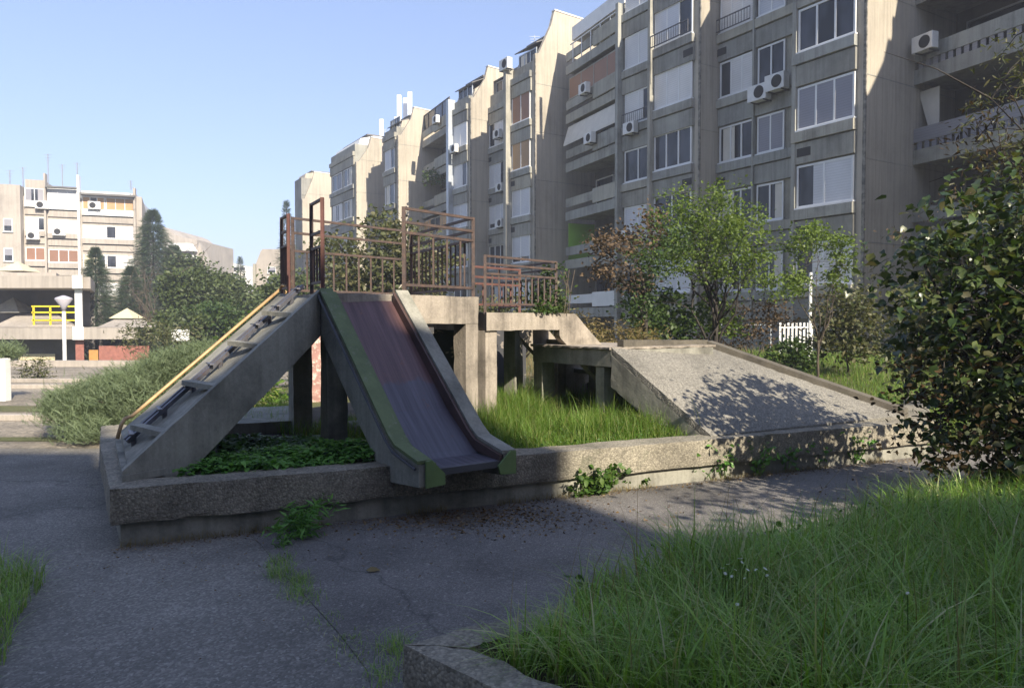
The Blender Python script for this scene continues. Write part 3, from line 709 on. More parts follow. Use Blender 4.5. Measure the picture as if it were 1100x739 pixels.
# ================================================================== NEAR GRASS BED KERB
K0=Vector((-.43,2.9,0)); ke=Vector((.84,.543,0)); kf=Vector((.72,-.69,0)); i_e=Vector((.543,-.84,0))
mk=MB(); mk.prism([(p.x,p.y,-.1) for p in (K0+ke*.752,K0+ke*8,K0+ke*8+i_e*.17,K0+ke*.752+i_e*.17)],(0,0,.30))
nb=thing('grass_bed_kerb',(K0.x,K0.y,0),'chunky pebbled concrete kerb corner of the long grass bed in front','kerb')
inn=K0+ (ke+kf).normalized()*.27; m=MB()
m.prism([(p.x,p.y,-.1) for p in (K0,K0+ke*.75,K0+ke*.75+i_e*.17,inn)],(0,0,.43))
m.prism([(p.x,p.y,-.1) for p in (K0-ke*0+Vector((.0,-.0015,0)),inn+Vector((0,-.0015,0)),K0+kf*4+ke*.2,K0+kf*4)],(0,0,.429))
m.build('kerb_block',MT['kerb'],nb,rough=(.07,.011,6))
mk.build('kerb_block',MT['kerb'],nb,rough=(.1,.011,6))
sheet('bed_soil',[(inn.x,inn.y),(inn.x+ke.x*8,inn.y+ke.y*8),(7.5,-1),(3,-1)],.25,MT['soil'])
MT['stain']=plain('blackened_joint',(.10,.095,.085),.95,0,.6,2,.8,dirt=(.28,.26,.22),th=(.4,.6))
# ================================================================== LONG STEPPED APARTMENT BUILDING
DT=Vector((-.5225,.8526,0)); QN=Vector((.8526,.5225,0))       # along the row (away), into the building
def gp(px,Z): return Vector(((px-550)/F*Z,Z,0))
class Bld:
    def __init__(s,root): s.root=root; s.nwin=0; s.i=0
def obb(m,o,d,q,t0,t1,q0,q1,z0,z1):
    m.obox(o+d*t0+q*q0+Vector((0,0,z0)),d*(t1-t0),q*(q1-q0),(0,0,z1-z0))
def window(root,o,d,q,t0,t1,z0,z1,kind,frame='white',mull=1,out=.03,sh='shutter',open_=0.0,sub=True):
    """frame mesh > pane, shutter. q points into the building"""
    f=MB(); w_=.07
    qa,qb=-out-.05,-out+.01
    obb(f,o,d,q,t0,t1,qa,qb,z0,z0+w_); obb(f,o,d,q,t0,t1,qa,qb,z1-w_,z1)
    for k in range(mull+2):
        tc=t0+w_/2+(t1-t0-w_)*k/(mull+1); obb(f,o,d,q,tc-w_/2,tc+w_/2,qa,qb,z0+w_,z1-w_)
    if z0>0: obb(f,o,d,q,t0-.05,t1+.05,qa-.08,qb,z0-.05,z0)
    fr=f.build('window',MT[frame],root)
    g=MB(); obb(g,o,d,q,t0+.02,t1-.02,-out-.012,-out+.02,z0+.02,z1-.02); g.build('pane',MT['glass'],fr)
    s_hash=int(abs(t0*37+z0*91+t1*53))%5
    if kind=='D' and s_hash in (0,2,3):
        c=MB(); a0=t0+(t1-t0)*(.06 if s_hash!=2 else .55); a1=t0+(t1-t0)*(.32 if s_hash!=2 else .9); obb(c,o,d,q,a0,a1,-out-.016,-out-.013,z0+.08,z1-.08); c.build('curtain',MT['awning' if s_hash else 'gshutter'],fr)
    if kind!='D':
        T0,T1=t0+w_*.6,t1-w_*.6; Z0,Z1=z0+w_*.7,z1-w_*.6; s_=MB()
        if kind=='S': obb(s_,o,d,q,T0,T1,qa+.012,qa+.04,Z0,Z1)
        elif kind=='L': obb(s_,o,d,q,T0,T0+(T1-T0)*.70,qa+.012,qa+.04,Z0,Z1)      # near part closed
        elif kind=='R': obb(s_,o,d,q,T0+(T1-T0)*.32,T1,qa+.012,qa+.04,Z0,Z1)
        elif kind=='H': obb(s_,o,d,q,T0,T1,qa+.012,qa+.04,Z0+(Z1-Z0)*.45,Z1)
        elif kind=='C': c2=MB(); obb(c2,o,d,q,T0,T0+(T1-T0)*.33,qa+.02,qa+.04,Z0,Z1); c2.build('shutter',MT[sh],fr); obb(s_,o,d,q,T0+(T1-T0)*.68,T1,qa+.02,qa+.04,Z0,Z1)
        elif kind=='h': obb(s_,o,d,q,T0,T1,qa+.012,qa+.04,Z0+.28,Z1)
        s_.build('shutter',MT[sh],fr)
    return fr
def acunit(root,p,d,q,s=1.0):
    """p: lower near corner on the facade"""
    m=MB(); m.obox(p-q*.36*s-q*.1,d*.80*s,q*.30*s,(0,0,.55*s)); a=m.build('air_conditioner',MT['acwhite'],root,bevel=.02)
    c=p-q*(.36*s+.1)+d*.30*s+Vector((0,0,.275*s)); mm=MB(); n=20
    ring=[c+(d*math.cos(2*PI*k/n)+Vector((0,0,1))*math.sin(2*PI*k/n))*.21*s-q*.012 for k in range(n)]
    mm.prism(ring,q*.02); mm.build('fan_grille',MT['blackgap'],a)
    b=MB(); b.obox(p-q*.45*s+d*.1+Vector((0,0,-.05)),d*.03,q*.45*s,(0,0,.05)); b.obox(p-q*.45*s+d*.62*s+Vector((0,0,-.05)),d*.03,q*.45*s,(0,0,.05)); b.obox(p-q*.12*s+d*.1+Vector((0,0,-.049)),d*.55*s,q*.03,(0,0,.04)); b.build('bracket',MT['darkmetal'],root)
ab=thing('apartment_building',(14,24,0),'long grey concrete six storey apartment row with stepped sunlit end piers and many shuttered windows','apartment building')
ZB=2.87; FH=2.75; WH=1.50; ROOF=16.9
# facade segments: pxR,pxL, Z at pxR, role
def seg_end(a,pxL):
    u=(pxL-550)/F; t=(a.x-u*a.y)/(u*DT.y-DT.x)
    return t
segs={}
def mkseg(key,pxR,pxL,Z): a=gp(pxR,Z); segs[key]=(a,seg_end(a,pxL))
mkseg('S1',918,851,24.9); mkseg('S2',849,770.5,27.6)
# place S2 so that Z at 770 = 32.4
def seg_at(key,pxR,pxL,ZL):
    e=gp(pxL,ZL); u=(pxR-550)/F; t=(e.x-u*e.y)/(DT.x-u*DT.y)     # go back along -DT
    a=e-DT*t; segs[key]=(a,t)
seg_at('S2',860,770.5,32.4)
mkseg('S3',745,700,32.0); seg_at('S4',706,667,37.2)
mkseg('S6',572,549,43.3); seg_at('S7',552,525,51.5)
mkseg('S8',504,486,50.7); mkseg('S10',427,414,58.3); mkseg('S11',382.5,357,63.5); mkseg('S12',325,318,80)
P1b=gp(975,26.5)
wallmb=MB()
DEP=13
def vol(a,t,z1=ROOF,z0=-2.4,q0=0,dep=DEP): obb(wallmb,a,DT,QN,0,t,q0,dep,z0,z1)
rf={'S1':ROOF,'S2':ROOF+.013,'S3':ROOF+.027,'S4':ROOF+.041,'S6':ROOF-.35,'S7':ROOF+.02,'S8':ROOF-.1,'S10':ROOF-.2,'S11':ROOF-.3,'S12':ROOF}
for k,(a,t) in segs.items():
    m=MB(); q0=0; obb(m,a,DT,QN,0,t,0,DEP+.01*len(k),-2.4,rf[k]); m.build('wall',MT['facade'],ab)
# big end piers: face slabs with shouldered tops, in plane q
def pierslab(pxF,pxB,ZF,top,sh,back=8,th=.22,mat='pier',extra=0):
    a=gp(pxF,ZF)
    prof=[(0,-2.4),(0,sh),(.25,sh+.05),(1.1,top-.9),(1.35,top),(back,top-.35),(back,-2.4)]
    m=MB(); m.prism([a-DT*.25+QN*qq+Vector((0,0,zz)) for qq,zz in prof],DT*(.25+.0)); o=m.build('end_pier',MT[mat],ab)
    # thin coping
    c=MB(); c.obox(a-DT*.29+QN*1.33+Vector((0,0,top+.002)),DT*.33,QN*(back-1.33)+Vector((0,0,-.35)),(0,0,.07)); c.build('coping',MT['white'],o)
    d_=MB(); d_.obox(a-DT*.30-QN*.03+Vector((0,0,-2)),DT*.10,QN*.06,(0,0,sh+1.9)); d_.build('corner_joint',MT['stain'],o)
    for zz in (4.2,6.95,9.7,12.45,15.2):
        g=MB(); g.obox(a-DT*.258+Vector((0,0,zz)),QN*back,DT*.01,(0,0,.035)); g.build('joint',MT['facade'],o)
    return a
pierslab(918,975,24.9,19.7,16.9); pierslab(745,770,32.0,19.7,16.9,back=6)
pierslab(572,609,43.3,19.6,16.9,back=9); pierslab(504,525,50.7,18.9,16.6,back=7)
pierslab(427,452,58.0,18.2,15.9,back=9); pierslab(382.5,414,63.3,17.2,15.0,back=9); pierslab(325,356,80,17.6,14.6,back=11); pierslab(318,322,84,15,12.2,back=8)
# taller stub rising behind the shoulders (stair heads)
for px,Z,zt_,wd in ((571,50,19.4,1.6),(505,57,19.1,1.6),(437,65,18.3,1.8),(384,72,17.9,1.8),(330,86,16.6,1.8)):
    a=gp(px,Z); m=MB(); obb(m,a,DT,QN,0,wd,0,3,15,zt_); m.build('roof_stub',MT['white' if px in(571,505) else 'pale'],ab)
def zwin(k,dz=0): return ZB+FH*k+dz
def relief(key,floors,dz=0,full=True,q0=0):
    a,t=segs[key]
    for k in floors:
        m=MB(); m2=MB()
        zl=zwin(k,dz); zc=zl-.10
        prev=zl-FH+WH+.06
        obb(m,a,DT,QN,.03,t,-.20,0,zl-.42,zl-.06)          # sill beam
        obb(m2,a,DT,QN,.03,t-.04,-.13,0,prev,zl-.47)       # spandrel panel
        m.build('sill_beam',MT['facade2'],ab); m2.build('spandrel_panel',MT['facade'],ab)
def rib(px,Z,q=0,wd=.22,z1=17.2,mat='facade2',out=.38):
    a=gp(px,Z); m=MB(); obb(m,a,DT,QN,-.02,wd,-out,.4,-2.4,z1); m.build('rib',MT[mat],ab)
relief('S1',range(0,7)); relief('S2',range(0,7)); relief('S3',range(0,7)); relief('S4',range(0,7)); relief('S6',range(-1,6),-.55); relief('S7',range(0,6),-.5); relief('S8',range(-1,6),-.3); relief('S10',range(1,6),-.3); relief('S11',range(2,6),-.6)
def rib_at(key,u,wd=.22,out=.32,mat='facade2',z1=None):
    a,t=segs[key]; m=MB(); obb(m,a+DT*(t*u),DT,QN,-wd/2,wd/2,-out,.05,-2.4,z1 or rf[key]+.2); m.build('rib',MT[mat],ab)
rib_at('S1',.975,.16,.16); rib_at('S2',.53,.08,.22); rib_at('S3',.97,.16,.34); rib_at('S4',.98,.2,.4); rib_at('S6',.97,.3,.5); rib_at('S7',.02,.3,.3); rib_at('S8',.9,.35,.5,'zinc')
def wrow(key,spans,k,kind,dz=0,h=WH,**kw):
    a,t=segs[key]; t0,t1=spans; window(ab,a,DT,QN,t*t0,t*t1,zwin(k,dz),zwin(k,dz)+h,kind,**kw)
# S1 (nearest bay, u: 0 near .. 1 away)
A1=(.03,.93)
wrow('S1',A1,0,'L'); wrow('S1',A1,1,'L'); wrow('S1',A1,2,'S',sh='gshutter',mull=2); wrow('S1',A1,3,'D',mull=2); wrow('S1',A1,4,'S',mull=2); 
# S2 two columns: near (b) then far (a)
Bn=(.12,.50); Bf=(.56,.97)
t2=segs['S2'][1]
for k,(kb,ka) in enumerate([('D','D'),('D','D'),('S','D'),('D','L'),('S','S')]):
    wrow('S2',(.19,.50),k,kb,mull=1,sh='gshutter' if k==2 else 'shutter'); wrow('S2',(.55,.975),k,ka,mull=2,frame='white' if k!=2 else 'white',sh='shutter')
for k,ka in enumerate(['S','D','D','S','R']): wrow('S3',(.05,.93),k,ka,mull=2 if k!=1 else 1,h=WH+.1,frame='white' if k in(0,3,4) else 'white')
for k,ka in enumerate(['D','S','D','R','S','S']): wrow('S4',(.12,.88),k,ka,mull=1,h=WH+.05,sh='shutter')
for k,ka in enumerate(['S','S','S','S','S','S']): wrow('S6',(.08,.90),k-1 if 0 else k,ka if k!=1 else 'h',dz=-.55,mull=1,sh={3:'tshutter',4:'bshutter'}.get(k,'shutter'),h=WH+.15) if k<5 else None
for k,ka in enumerate(['L','D','h','R','L']): wrow('S7',(.25,.93),k,ka,dz=-.5,mull=2,h=WH+.1)
for k,ka in enumerate(['D','D','S','R','S']): wrow('S8',(.06,.84),k,ka,dz=-.3,mull=1,h=WH+.1)
for k in range(1,5): wrow('S10',(.12,.88),k,'D' if k<4 else 'R',dz=-.3,mull=1,h=WH+.1)
for k in range(2,5): wrow('S11',(.10,.42),k,'D',dz=-.6,mull=1); wrow('S11',(.5,.9),k,'C' if k==3 else 'D',dz=-.6,mull=1)
# vent holes in the spandrels
for key,u,ks,dz in (('S1',.80,(1,2),0),('S2',.95,(1,2,4),0),('S3',.12,(2,4),0),('S6',.85,(1,2,3),-.5),('S7',.9,(1,2,3,4),-.5)):
    a,t=segs[key]
    for k in ks:
        m=MB(); z=zwin(k,dz)-.95; obb(m,a,DT,QN,t*u-.28,t*u+.28,-.14,-.125,z,z+.3); m.build('vent',MT['blackgap'],ab)
def acs(key,u,k,dz=0,h=-.55,s=1.0):
    a,t=segs[key]; acunit(ab,a+DT*(t*u)+Vector((0,0,zwin(k,dz)+h))-QN*.1,DT,QN,s)
acs('S2',.10,3,s=1.15); acs('S2',.30,3,s=1.15,h=-.75); acs('S4',.42,3); acs('S4',.45,1,h=-.1); acs('S7',.3,4,-.5,.3); acs('S7',.2,2,-.5,-.1); acs('S7',.2,3,-.5,-.5); acs('S8',.4,4,-.3,-.4); acs('S6',.75,5,-.55,.5,1.2)
# small balcony rails on the top floor windows
for key,(u0,u1),k in (('S3',(.05,.93),4),('S2',(.55,.97),4),('S4',(.1,.85),3)):
    a,t=segs[key]; m=MB(); z0=zwin(k)-.05; p=a-QN*.33
    m.bar(p+DT*t*u0+Vector((0,0,z0+.55)),p+DT*t*u1+Vector((0,0,z0+.55)),.04); m.bar(p+DT*t*u0+Vector((0,0,z0+.05)),p+DT*t*u1+Vector((0,0,z0+.05)),.04)
    nb_=int(t*(u1-u0)/.14)
    for i in range(nb_+1): q=p+DT*t*(u0+(u1-u0)*i/nb_); m.bar(q+Vector((0,0,z0+.05)),q+Vector((0,0,z0+.55)),.018)
    m.build('window_rail',MT['darkmetal'],ab)
# attic storey, set back, with sloping dark roof
for key,h_,c in (('S1',2.4,'white'),('S2',2.4,'white'),('S3',2.4,'white'),('S4',2.3,'white'),('S6',1.7,'pier'),('S7',1.6,'facade'),('S8',1.5,'pier'),('S10',1.0,'pier'),('S11',.9,'white'),('S12',.8,'pier')):
    a,t=segs[key]; z0=rf[key]; m=MB(); P=[(.35,z0),(.5,z0+.5),(1.7,z0+h_-.05),(9,z0+h_-.05),(9,z0)]
    m.prism([a+QN*qq+Vector((0,0,zz)) for qq,zz in P],DT*t); m.build('attic',MT[c],ab)
    m=MB(); m.obox(a-DT*.0+QN*1.1+Vector((0,0,z0+h_-.049)),DT*t,QN*8,(0,0,.12)); m.build('roof',MT['roof'],ab)
    if key in('S6','S8','S10','S7'):
        m=MB(); m.obox(a+QN*.25+Vector((0,0,z0+h_-.62)),DT*t,QN*1.2+Vector((0,0,.55)),(0,0,.06)); m.build('eave',MT['roof'],ab)
        window(ab,a+QN*.48,DT,QN,t*.1,t*.9,z0+.1,z0+.95,'D',frame='zinc',mull=2)
# ---- balcony columns
def balcony(a,b,key,floors,dz,kinds,dep=1.9,pz=None,zlo=-2.4,ztop=17.6):
    """a: near front corner, b: far front corner (abuts the pier)"""
    d=(b-a).normalized(); L=(b-a).length; q=Vector((d.y,-d.x,0))
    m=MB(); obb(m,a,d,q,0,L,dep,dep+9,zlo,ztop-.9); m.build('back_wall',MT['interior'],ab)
    m=MB(); obb(m,a,d,q,-.2,0,.0,dep,zlo,ztop-.92); m.build('side_wall',MT['facade'],ab)
    for k in floors:
        z=zwin(k,dz)-1.05; kd=kinds.get(k,{})
        s=MB(); obb(s,a,d,q,0,L,-.05,dep-.002,z,z+.24); obb(s,a,d,q,0,L,-.14,-.052,z-.14,z+.36); sl_=s.build('balcony_slab',MT['facade2'],ab)
        u0=kd.get('u0',.45)
        p=MB(); obb(p,a,d,q,0,L*u0,-.22,-.10,z+.42,z+1.18); pp=p.build('parapet_panel',MT[kd.get('pm','facade2')],sl_)
        p=MB(); obb(p,a,d,q,L*u0+.02,L,-.12,-.02,z+.62,z+1.10); p.build('parapet_panel',MT[kd.get('pm','facade2')],sl_)
        if kd.get('stripe'):
            sp=MB(); nn=int(L/.28)
            for i in range(nn): obb(sp,a,d,q,i*.28+.03,i*.28+.20,-.09,-.06,z+.37,z+.62)
            sp.build('baluster',MT['gshutter'],sl_)
        window(ab,a+q*(dep-.04),d,q,L*.08,L*.55,z+.30,z+2.30,kd.get('w','D'),frame=kd.get('fr','facade2'),mull=1,sh=kd.get('sh','shutter'))
        window(ab,a+q*(dep-.04),d,q,L*.62,L*.95,z+.26,z+2.28,'D',frame=kd.get('fr','facade2'),mull=0)
        e=kd.get('enc')
        if e: window(ab,a,d,q,L*e[0],L*e[1],z+1.2,z+2.42,e[2],frame=e[3],mull=3,sh=e[4],out=-.05)
        if kd.get('aw'):
            w_=MB(); o=a+d*.05+Vector((0,0,z+2.45)); w_.prism([o,o-q*.30+Vector((0,0,-1.0)),o-q*.31+Vector((0,0,-1.12)),o+Vector((0,0,-.04))],d*(L-.1)); w_.build('awning',MT['awning'],sl_)
        if kd.get('lime'):
            w_=MB(); obb(w_,a,d,q,L-.04,L-.01,.05,dep-.05,z+.25,z+2.5); w_.build('side_panel',MT['lime'],sl_)
        if kd.get('ac') is not None: acunit(ab,a+d*L*kd['ac']+Vector((0,0,z+.75))-q*.2,d,q,1.0)
        if kd.get('curtain'):
            w_=MB(); o=a+d*(L-.9)+q*.25+Vector((0,0,z+1.0)); w_.prism([o,o+Vector((0,0,1.45)),o+d*.8+Vector((0,0,1.45)),o+d*.35],q*.04); w_.build('curtain',MT['awning'],sl_)
# near balconies right of the first pier
bn=gp(975,26.4); dS=Vector((math.sin(math.radians(-22)),math.cos(math.radians(-22)),0)); ba=bn-dS*9.5
# inner end abuts pier: side walls dark
balcony(ba,bn+dS*.02,'N',range(-1,6),-.15,{2:dict(stripe=1,curtain=1,u0=.0,pm='gshutter'),3:dict(stripe=1,ac=.86,fr='zinc',w='D'),1:dict(),4:dict(stripe=1)},dep=2.2,ztop=19)
fa,ft=gp(612,42.6),0
dB=Vector((math.sin(math.radians(-27)),math.cos(math.radians(-27)),0)); fb=gp(609.5,43.0); fa=gp(668,37.6)
balcony(fa,fb,'B',range(-1,6),.15,{0:dict(lime=0,pm='white'),1:dict(lime=1,u0=.5),2:dict(fr='white',u0=.45),3:dict(aw=1,ac=.35,u0=.45),4:dict(enc=(.02,.98,'S','facade2','bshutter'),ac=.45),5:dict(w='S',sh='awning')},dep=1.8,ztop=18.2)
m=MB(); d=(fb-fa).normalized(); q=Vector((d.y,-d.x,0)); obb(m,fa,d,q,0,5.5,.05,8,17.45,18.2); m.build('attic',MT['white'],ab)
m=MB(); z0=zwin(5,.15)-.7
for i in range(6): m.bar(fa+d*i*1.0-q*.16+Vector((0,0,z0)),fa+d*i*1.0-q*.16+Vector((0,0,z0+1.05)),.05)
m.bar(fa-q*.16+Vector((0,0,z0+1.05)),fa+d*5.3-q*.16+Vector((0,0,z0+1.05)),.05); m.build('balcony_rail',MT['white'],ab)
ca,cb=gp(485,53.6),gp(453,59.5)
balcony(ca,cb,'C',range(0,6),-.3,{5:dict(enc=(.05,.98,'D','darkmetal','shutter'),ac=.2),4:dict(),3:dict(),2:dict(enc=(.05,.98,'C','facade2','tshutter'))},dep=1.6,ztop=17.2)
# plants hanging on a balcony
# unseen next bay of the row, added past the right edge to shade the near pier
an=gp(918,24.9)-DT*24-QN*.22; m=MB(); m.prism([an+QN*qq+Vector((0,0,zz)) for qq,zz in ((0,-.2),(0,16.9),(.3,17),(1.1,18.2),(1.35,19),(9,19),(9,-.2))],DT*12); m.build('wall',MT['facade'],ab)
# antennas on the far roofs
def antenna(px,Z,z0,z1,kind,label):
    p=gp(px,Z)+Vector((0,0,z0)); t=thing('phone_antenna' if kind else 'roof_aerial',p,label,'antenna','antennas and aerials on the roofs')
    m=MB(); m.tube([p,p+Vector((0,0,z1-z0))],.05 if kind else .03,6); m.build('mast',MT['zinc'],t)
    if kind:
        m=MB(); m.box(p.x-.17,p.x+.17,p.y-.1,p.y+.1,p.z+.8,z1); m.build('panel',MT['panel'],t)
    else:
        m=MB()
        for i in range(4): zz=z1-.1-.18*i; m.bar((p.x-.35+.05*i,p.y,zz),(p.x+.35-.05*i,p.y,zz),.025)
        m.bar((p.x,p.y-.4,z1-.35),(p.x,p.y+.4,z1-.35),.03); m.build('dipole',MT['zinc'],t)
antenna(411,66,15.5,19.3,1,'white panel antenna mast standing left of the taller mast cluster on the far roof'); antenna(430,62,16,20.2,1,'leftmost white mast of the tall antenna cluster on the stepped roof'); antenna(436.5,62.5,16,20.1,1,'broad white panel antenna in the middle of the roof cluster'); antenna(441.5,61.5,16,20.3,1,'rightmost white mast of the tall antenna cluster on the stepped roof'); antenna(427,62,14.5,18.4,1,'short white box antenna below the tall roof cluster')
antenna(414.5,66.5,15.5,18.6,0,'thin grey aerial beside the lone panel mast on the far roof'); antenna(574,52,19.3,21.3,0,'thin roof aerial above the white stair head of the second sunlit pier')
# ================================================================== LEFT APARTMENT BUILDING (sunlit)
DL=Vector((math.sin(math.radians(70)),math.cos(math.radians(70)),0)); QL=Vector((-DL.y,DL.x,0))
lb_=thing('apartment_building',(-42,75,-2.2),'sunlit beige five storey apartment block at the far left with white roof line and aerials','apartment building')
la0=gp(28,73.5)
def uL(px,off=0): 
    u=(px-550)/F; a=la0+QL*off; return (u*a.y-a.x)/(DL.x-u*DL.y)
def Lbox(m,px0,px1,q0,q1,z0,z1): obb(m,la0,DL,QL,uL(px0),uL(px1),q0,q1,z0,z1)
def zL(py,Z=76): return EYE-(py-345)/F*Z
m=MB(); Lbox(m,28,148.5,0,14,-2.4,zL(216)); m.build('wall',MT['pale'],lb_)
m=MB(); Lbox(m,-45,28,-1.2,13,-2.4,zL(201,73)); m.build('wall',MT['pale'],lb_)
# end wall with swooping top
e0=la0+DL*uL(148.7); m=MB()
prof=[(0,zL(214,78)),(1.0,zL(216,78)),(3,zL(226,80)),(6,zL(240,82)),(10,zL(254,86)),(14,zL(262,88)),(17,zL(266,90)),(17,-2.4),(0,-2.4)]
m.prism([e0+QL*a+Vector((0,0,b)) for a,b in prof],DL*.5); m.build('end_wall',MT['pale'],lb_)
m=MB(); Lbox(m,29,50,0.3,12,zL(216)+.01,zL(198)); m.build('attic',MT['pale'],lb_)
m=MB(); Lbox(m,52.5,86,0.2,12,zL(216)+.01,zL(204)); Lbox(m,89.5,148,0.2,12,zL(216)+.01,zL(207)); m.build('attic',MT['white'],lb_)
for px,w0 in ((52,1.0),(87.5,1.2),(147,1.2)):
    m=MB(); Lbox(m,px-w0,px+w0,-.5,.4,zL(256) if px<140 else zL(225),zL(192 if px<140 else 202)); Lbox(m,px-w0*1.0,px+w0,-.45,.35,-2.4,zL(256)-.01 if px<140 else zL(225)-.01); m.build('rib',MT['white'] if px==87.5 else MT['pale'],lb_)
rows=[(209,222,229),(239,252,258),(270,283,289),(300,312,318)]
colsL=[(29.5,50.5),(54,86),(91,146.5)]
mats={(0,0):('C','zinc'),(0,1):('S','shutter'),(0,2):('C','tshutter'),(1,0):('L','shutter'),(1,1):('S','shutter'),(1,2):('S','shutter'),(2,0):('S','bshutter'),(2,1):('S','bshutter'),(2,2):('L','cream'),(3,2):('C','shutter'),(3,1):('D','shutter'),(3,0):('D','shutter')}
for r,(y0,y1,y2) in enumerate(rows):
    for c,(x0,x1) in enumerate(colsL):
        kk,sh=mats[(r,c)]
        dy=(x0+x1)/2*.05-3 + (2 if c==2 else 0)
        window(lb_,la0,DL,QL,uL(x0),uL(x1) if c<2 else uL(x0+24),zL(y1+dy),zL(y0+dy-.5),kk,mull=2 if c else 1,sh=sh if sh!='zinc' else 'gshutter',out=.02)
        if c==2: window(lb_,la0,DL,QL,uL(x0+25),uL(x1),zL(y1+dy),zL(y0+dy-.5),['S','R','R','S'][r],mull=2,sh=['tshutter','shutter','shutter','shutter'][r],out=.02)
        m=MB(); Lbox(m,x0,x1,-.35,-.02,zL(y1+dy+6),zL(y1+dy+.6)); m.build('sill_beam',MT['pale' if r else 'white'],lb_)
        m=MB(); Lbox(m,x0,x1,-.15,-.012,zL(y1+dy+13.5),zL(y1+dy+7)); m.build('spandrel_panel',MT['pale'],lb_)
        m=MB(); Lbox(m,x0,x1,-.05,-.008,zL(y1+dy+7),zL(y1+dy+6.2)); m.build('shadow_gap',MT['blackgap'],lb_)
m=MB(); Lbox(m,53,86,-.7,-.02,zL(206.5),zL(205.0)); Lbox(m,90,148,-.9,-.02,zL(212.5),zL(210.5)); m.build('eave',MT['roof'],lb_)
for y0 in (237,268,298): window(lb_,la0-QL*1.2,DL,QL,uL(6,-1.2),uL(16,-1.2),zL(y0+14,73),zL(y0,73),'H',mull=0,sh='gshutter',out=.02)
for px,py in ((42,229),(32,261),(60,256),(98,227)): acunit(lb_,la0+DL*uL(px)+Vector((0,0,zL(py)))-QL*.1,DL,QL,1.4)
AER='thin aerial on the far left block, '
for px,py,w0 in ((14,184,'near its left corner'),(28,181,'by the white chimney stub'),(55,167,'the tallest of the row'),(70,178,'between two white ribs'),(86,176,'on the middle white rib'),(143,195,'at its right corner')):
    p=gp(px,76); a=p+Vector((0,0,zL(205))); t=thing('roof_aerial',a,AER+w0,'antenna','antennas and aerials on the roofs'); m=MB(); m.tube([a,a+Vector((0,0,zL(py)-zL(205)))],.06,5); m.build('mast',MT['zinc'],t)
    m=MB(); z1=zL(py)
    for i in range(3): m.bar((p.x-.4+.1*i,p.y,z1-.1-.28*i),(p.x+.4-.1*i,p.y,z1-.1-.28*i),.035)
    m.build('dipole',MT['zinc'],t)
# ================================================================== LOW COMMUNITY BUILDING
ZC=44; cb_=thing('community_building',(-28,46,-2.2),'low beige building with two slab decks, yellow railing and small pyramid skylights','building')
def sk(m,x0,x1,y0,y1,z0,z1):
    d=Vector((-.52,1,0)); a=Vector((x0,y0,z0))+Vector((-.52*(y0-ZC),0,0)); m.obox(a,(x1-x0,0,0),d*(y1-y0),(0,0,z1-z0))
def cx(px,Z=ZC): return (px-550)/F*Z
def cz(py,Z=ZC): return EYE-(py-345)/F*Z
m=MB(); sk(m,cx(-60),cx(90),ZC,ZC+9,cz(309.5),cz(296.5)); sk(m,cx(80),cx(98),ZC+.2,ZC+8,cz(310),cz(297.5)); m.build('upper_slab',MT['pale'],cb_)
m=MB(); sk(m,cx(-60),cx(148),ZC-.5,ZC+10,cz(364.5,ZC-.5),cz(352,ZC-.5)); m.build('lower_slab',MT['pale'],cb_)
m=MB(); sk(m,cx(78.5),cx(90.5),ZC-.56,ZC+.1,cz(365,ZC-.5),cz(351,ZC-.5)); sk(m,cx(78.5),cx(89.5),ZC-.05,ZC+.5,cz(310),cz(296)); m.build('white_edge_block',MT['white'],cb_)
m=MB(); sk(m,cx(80.5),cx(88.5),ZC+.3,ZC+1.0,cz(351.5),cz(310.2)); m.build('pillar',MT['white'],cb_)
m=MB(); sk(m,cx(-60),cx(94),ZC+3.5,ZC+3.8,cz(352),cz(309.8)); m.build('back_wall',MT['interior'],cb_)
m=MB()
for py in (329,335.5,344): m.bar((cx(30),ZC+.4,cz(py)),(cx(80),ZC+.4,cz(py)),.08)
for px in (32,50,66,79.6): m.bar((cx(px),ZC+.4,cz(351)),(cx(px),ZC+.4,cz(329)),.08)
m.build('railing',MT['yellow'],cb_)
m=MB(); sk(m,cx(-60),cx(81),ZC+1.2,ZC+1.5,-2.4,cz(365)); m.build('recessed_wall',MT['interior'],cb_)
m=MB(); sk(m,cx(17),cx(57),ZC+.9,ZC+1.1,-2.3,cz(381)); m.build('garage_door',MT['cream'],cb_)
m=MB(); sk(m,cx(81),cx(90),ZC-.2,ZC+.3,-2.4,cz(365.5)); sk(m,cx(106),cx(160),ZC-.1,ZC+.2,-2.4,cz(371.5)); m.build('brick_wall',MT['brick'],cb_)
m=MB(); sk(m,cx(95),cx(105),ZC+.1,ZC+.2,-2.4,cz(376)); m.build('door',MT['wood'],cb_)
def pyramid(px,py,hw,base_y,Z,mat,parent,rw=None):
    x=cx(px,Z); z1=cz(py,Z); z0=cz(base_y,Z); r=hw/F*Z; vs=[(x-r,Z-r,z0),(x+r,Z-r,z0),(x+r,Z+r,z0),(x-r,Z+r,z0),(x,Z,z1)]
    m=MB(); m.add(vs,[(3,2,1,0),(0,1,4),(1,2,4),(2,3,4),(3,0,4)]); m.build('skylight',mat,parent)
pyramid(137,331,13,342,ZC+3,MT['cream'],cb_); pyramid(15,319.5,18,336,ZC-.2+3,MT['facade2'],cb_); pyramid(21,281,15,292,ZC+4,MT['cream'],cb_)
m=MB(); 
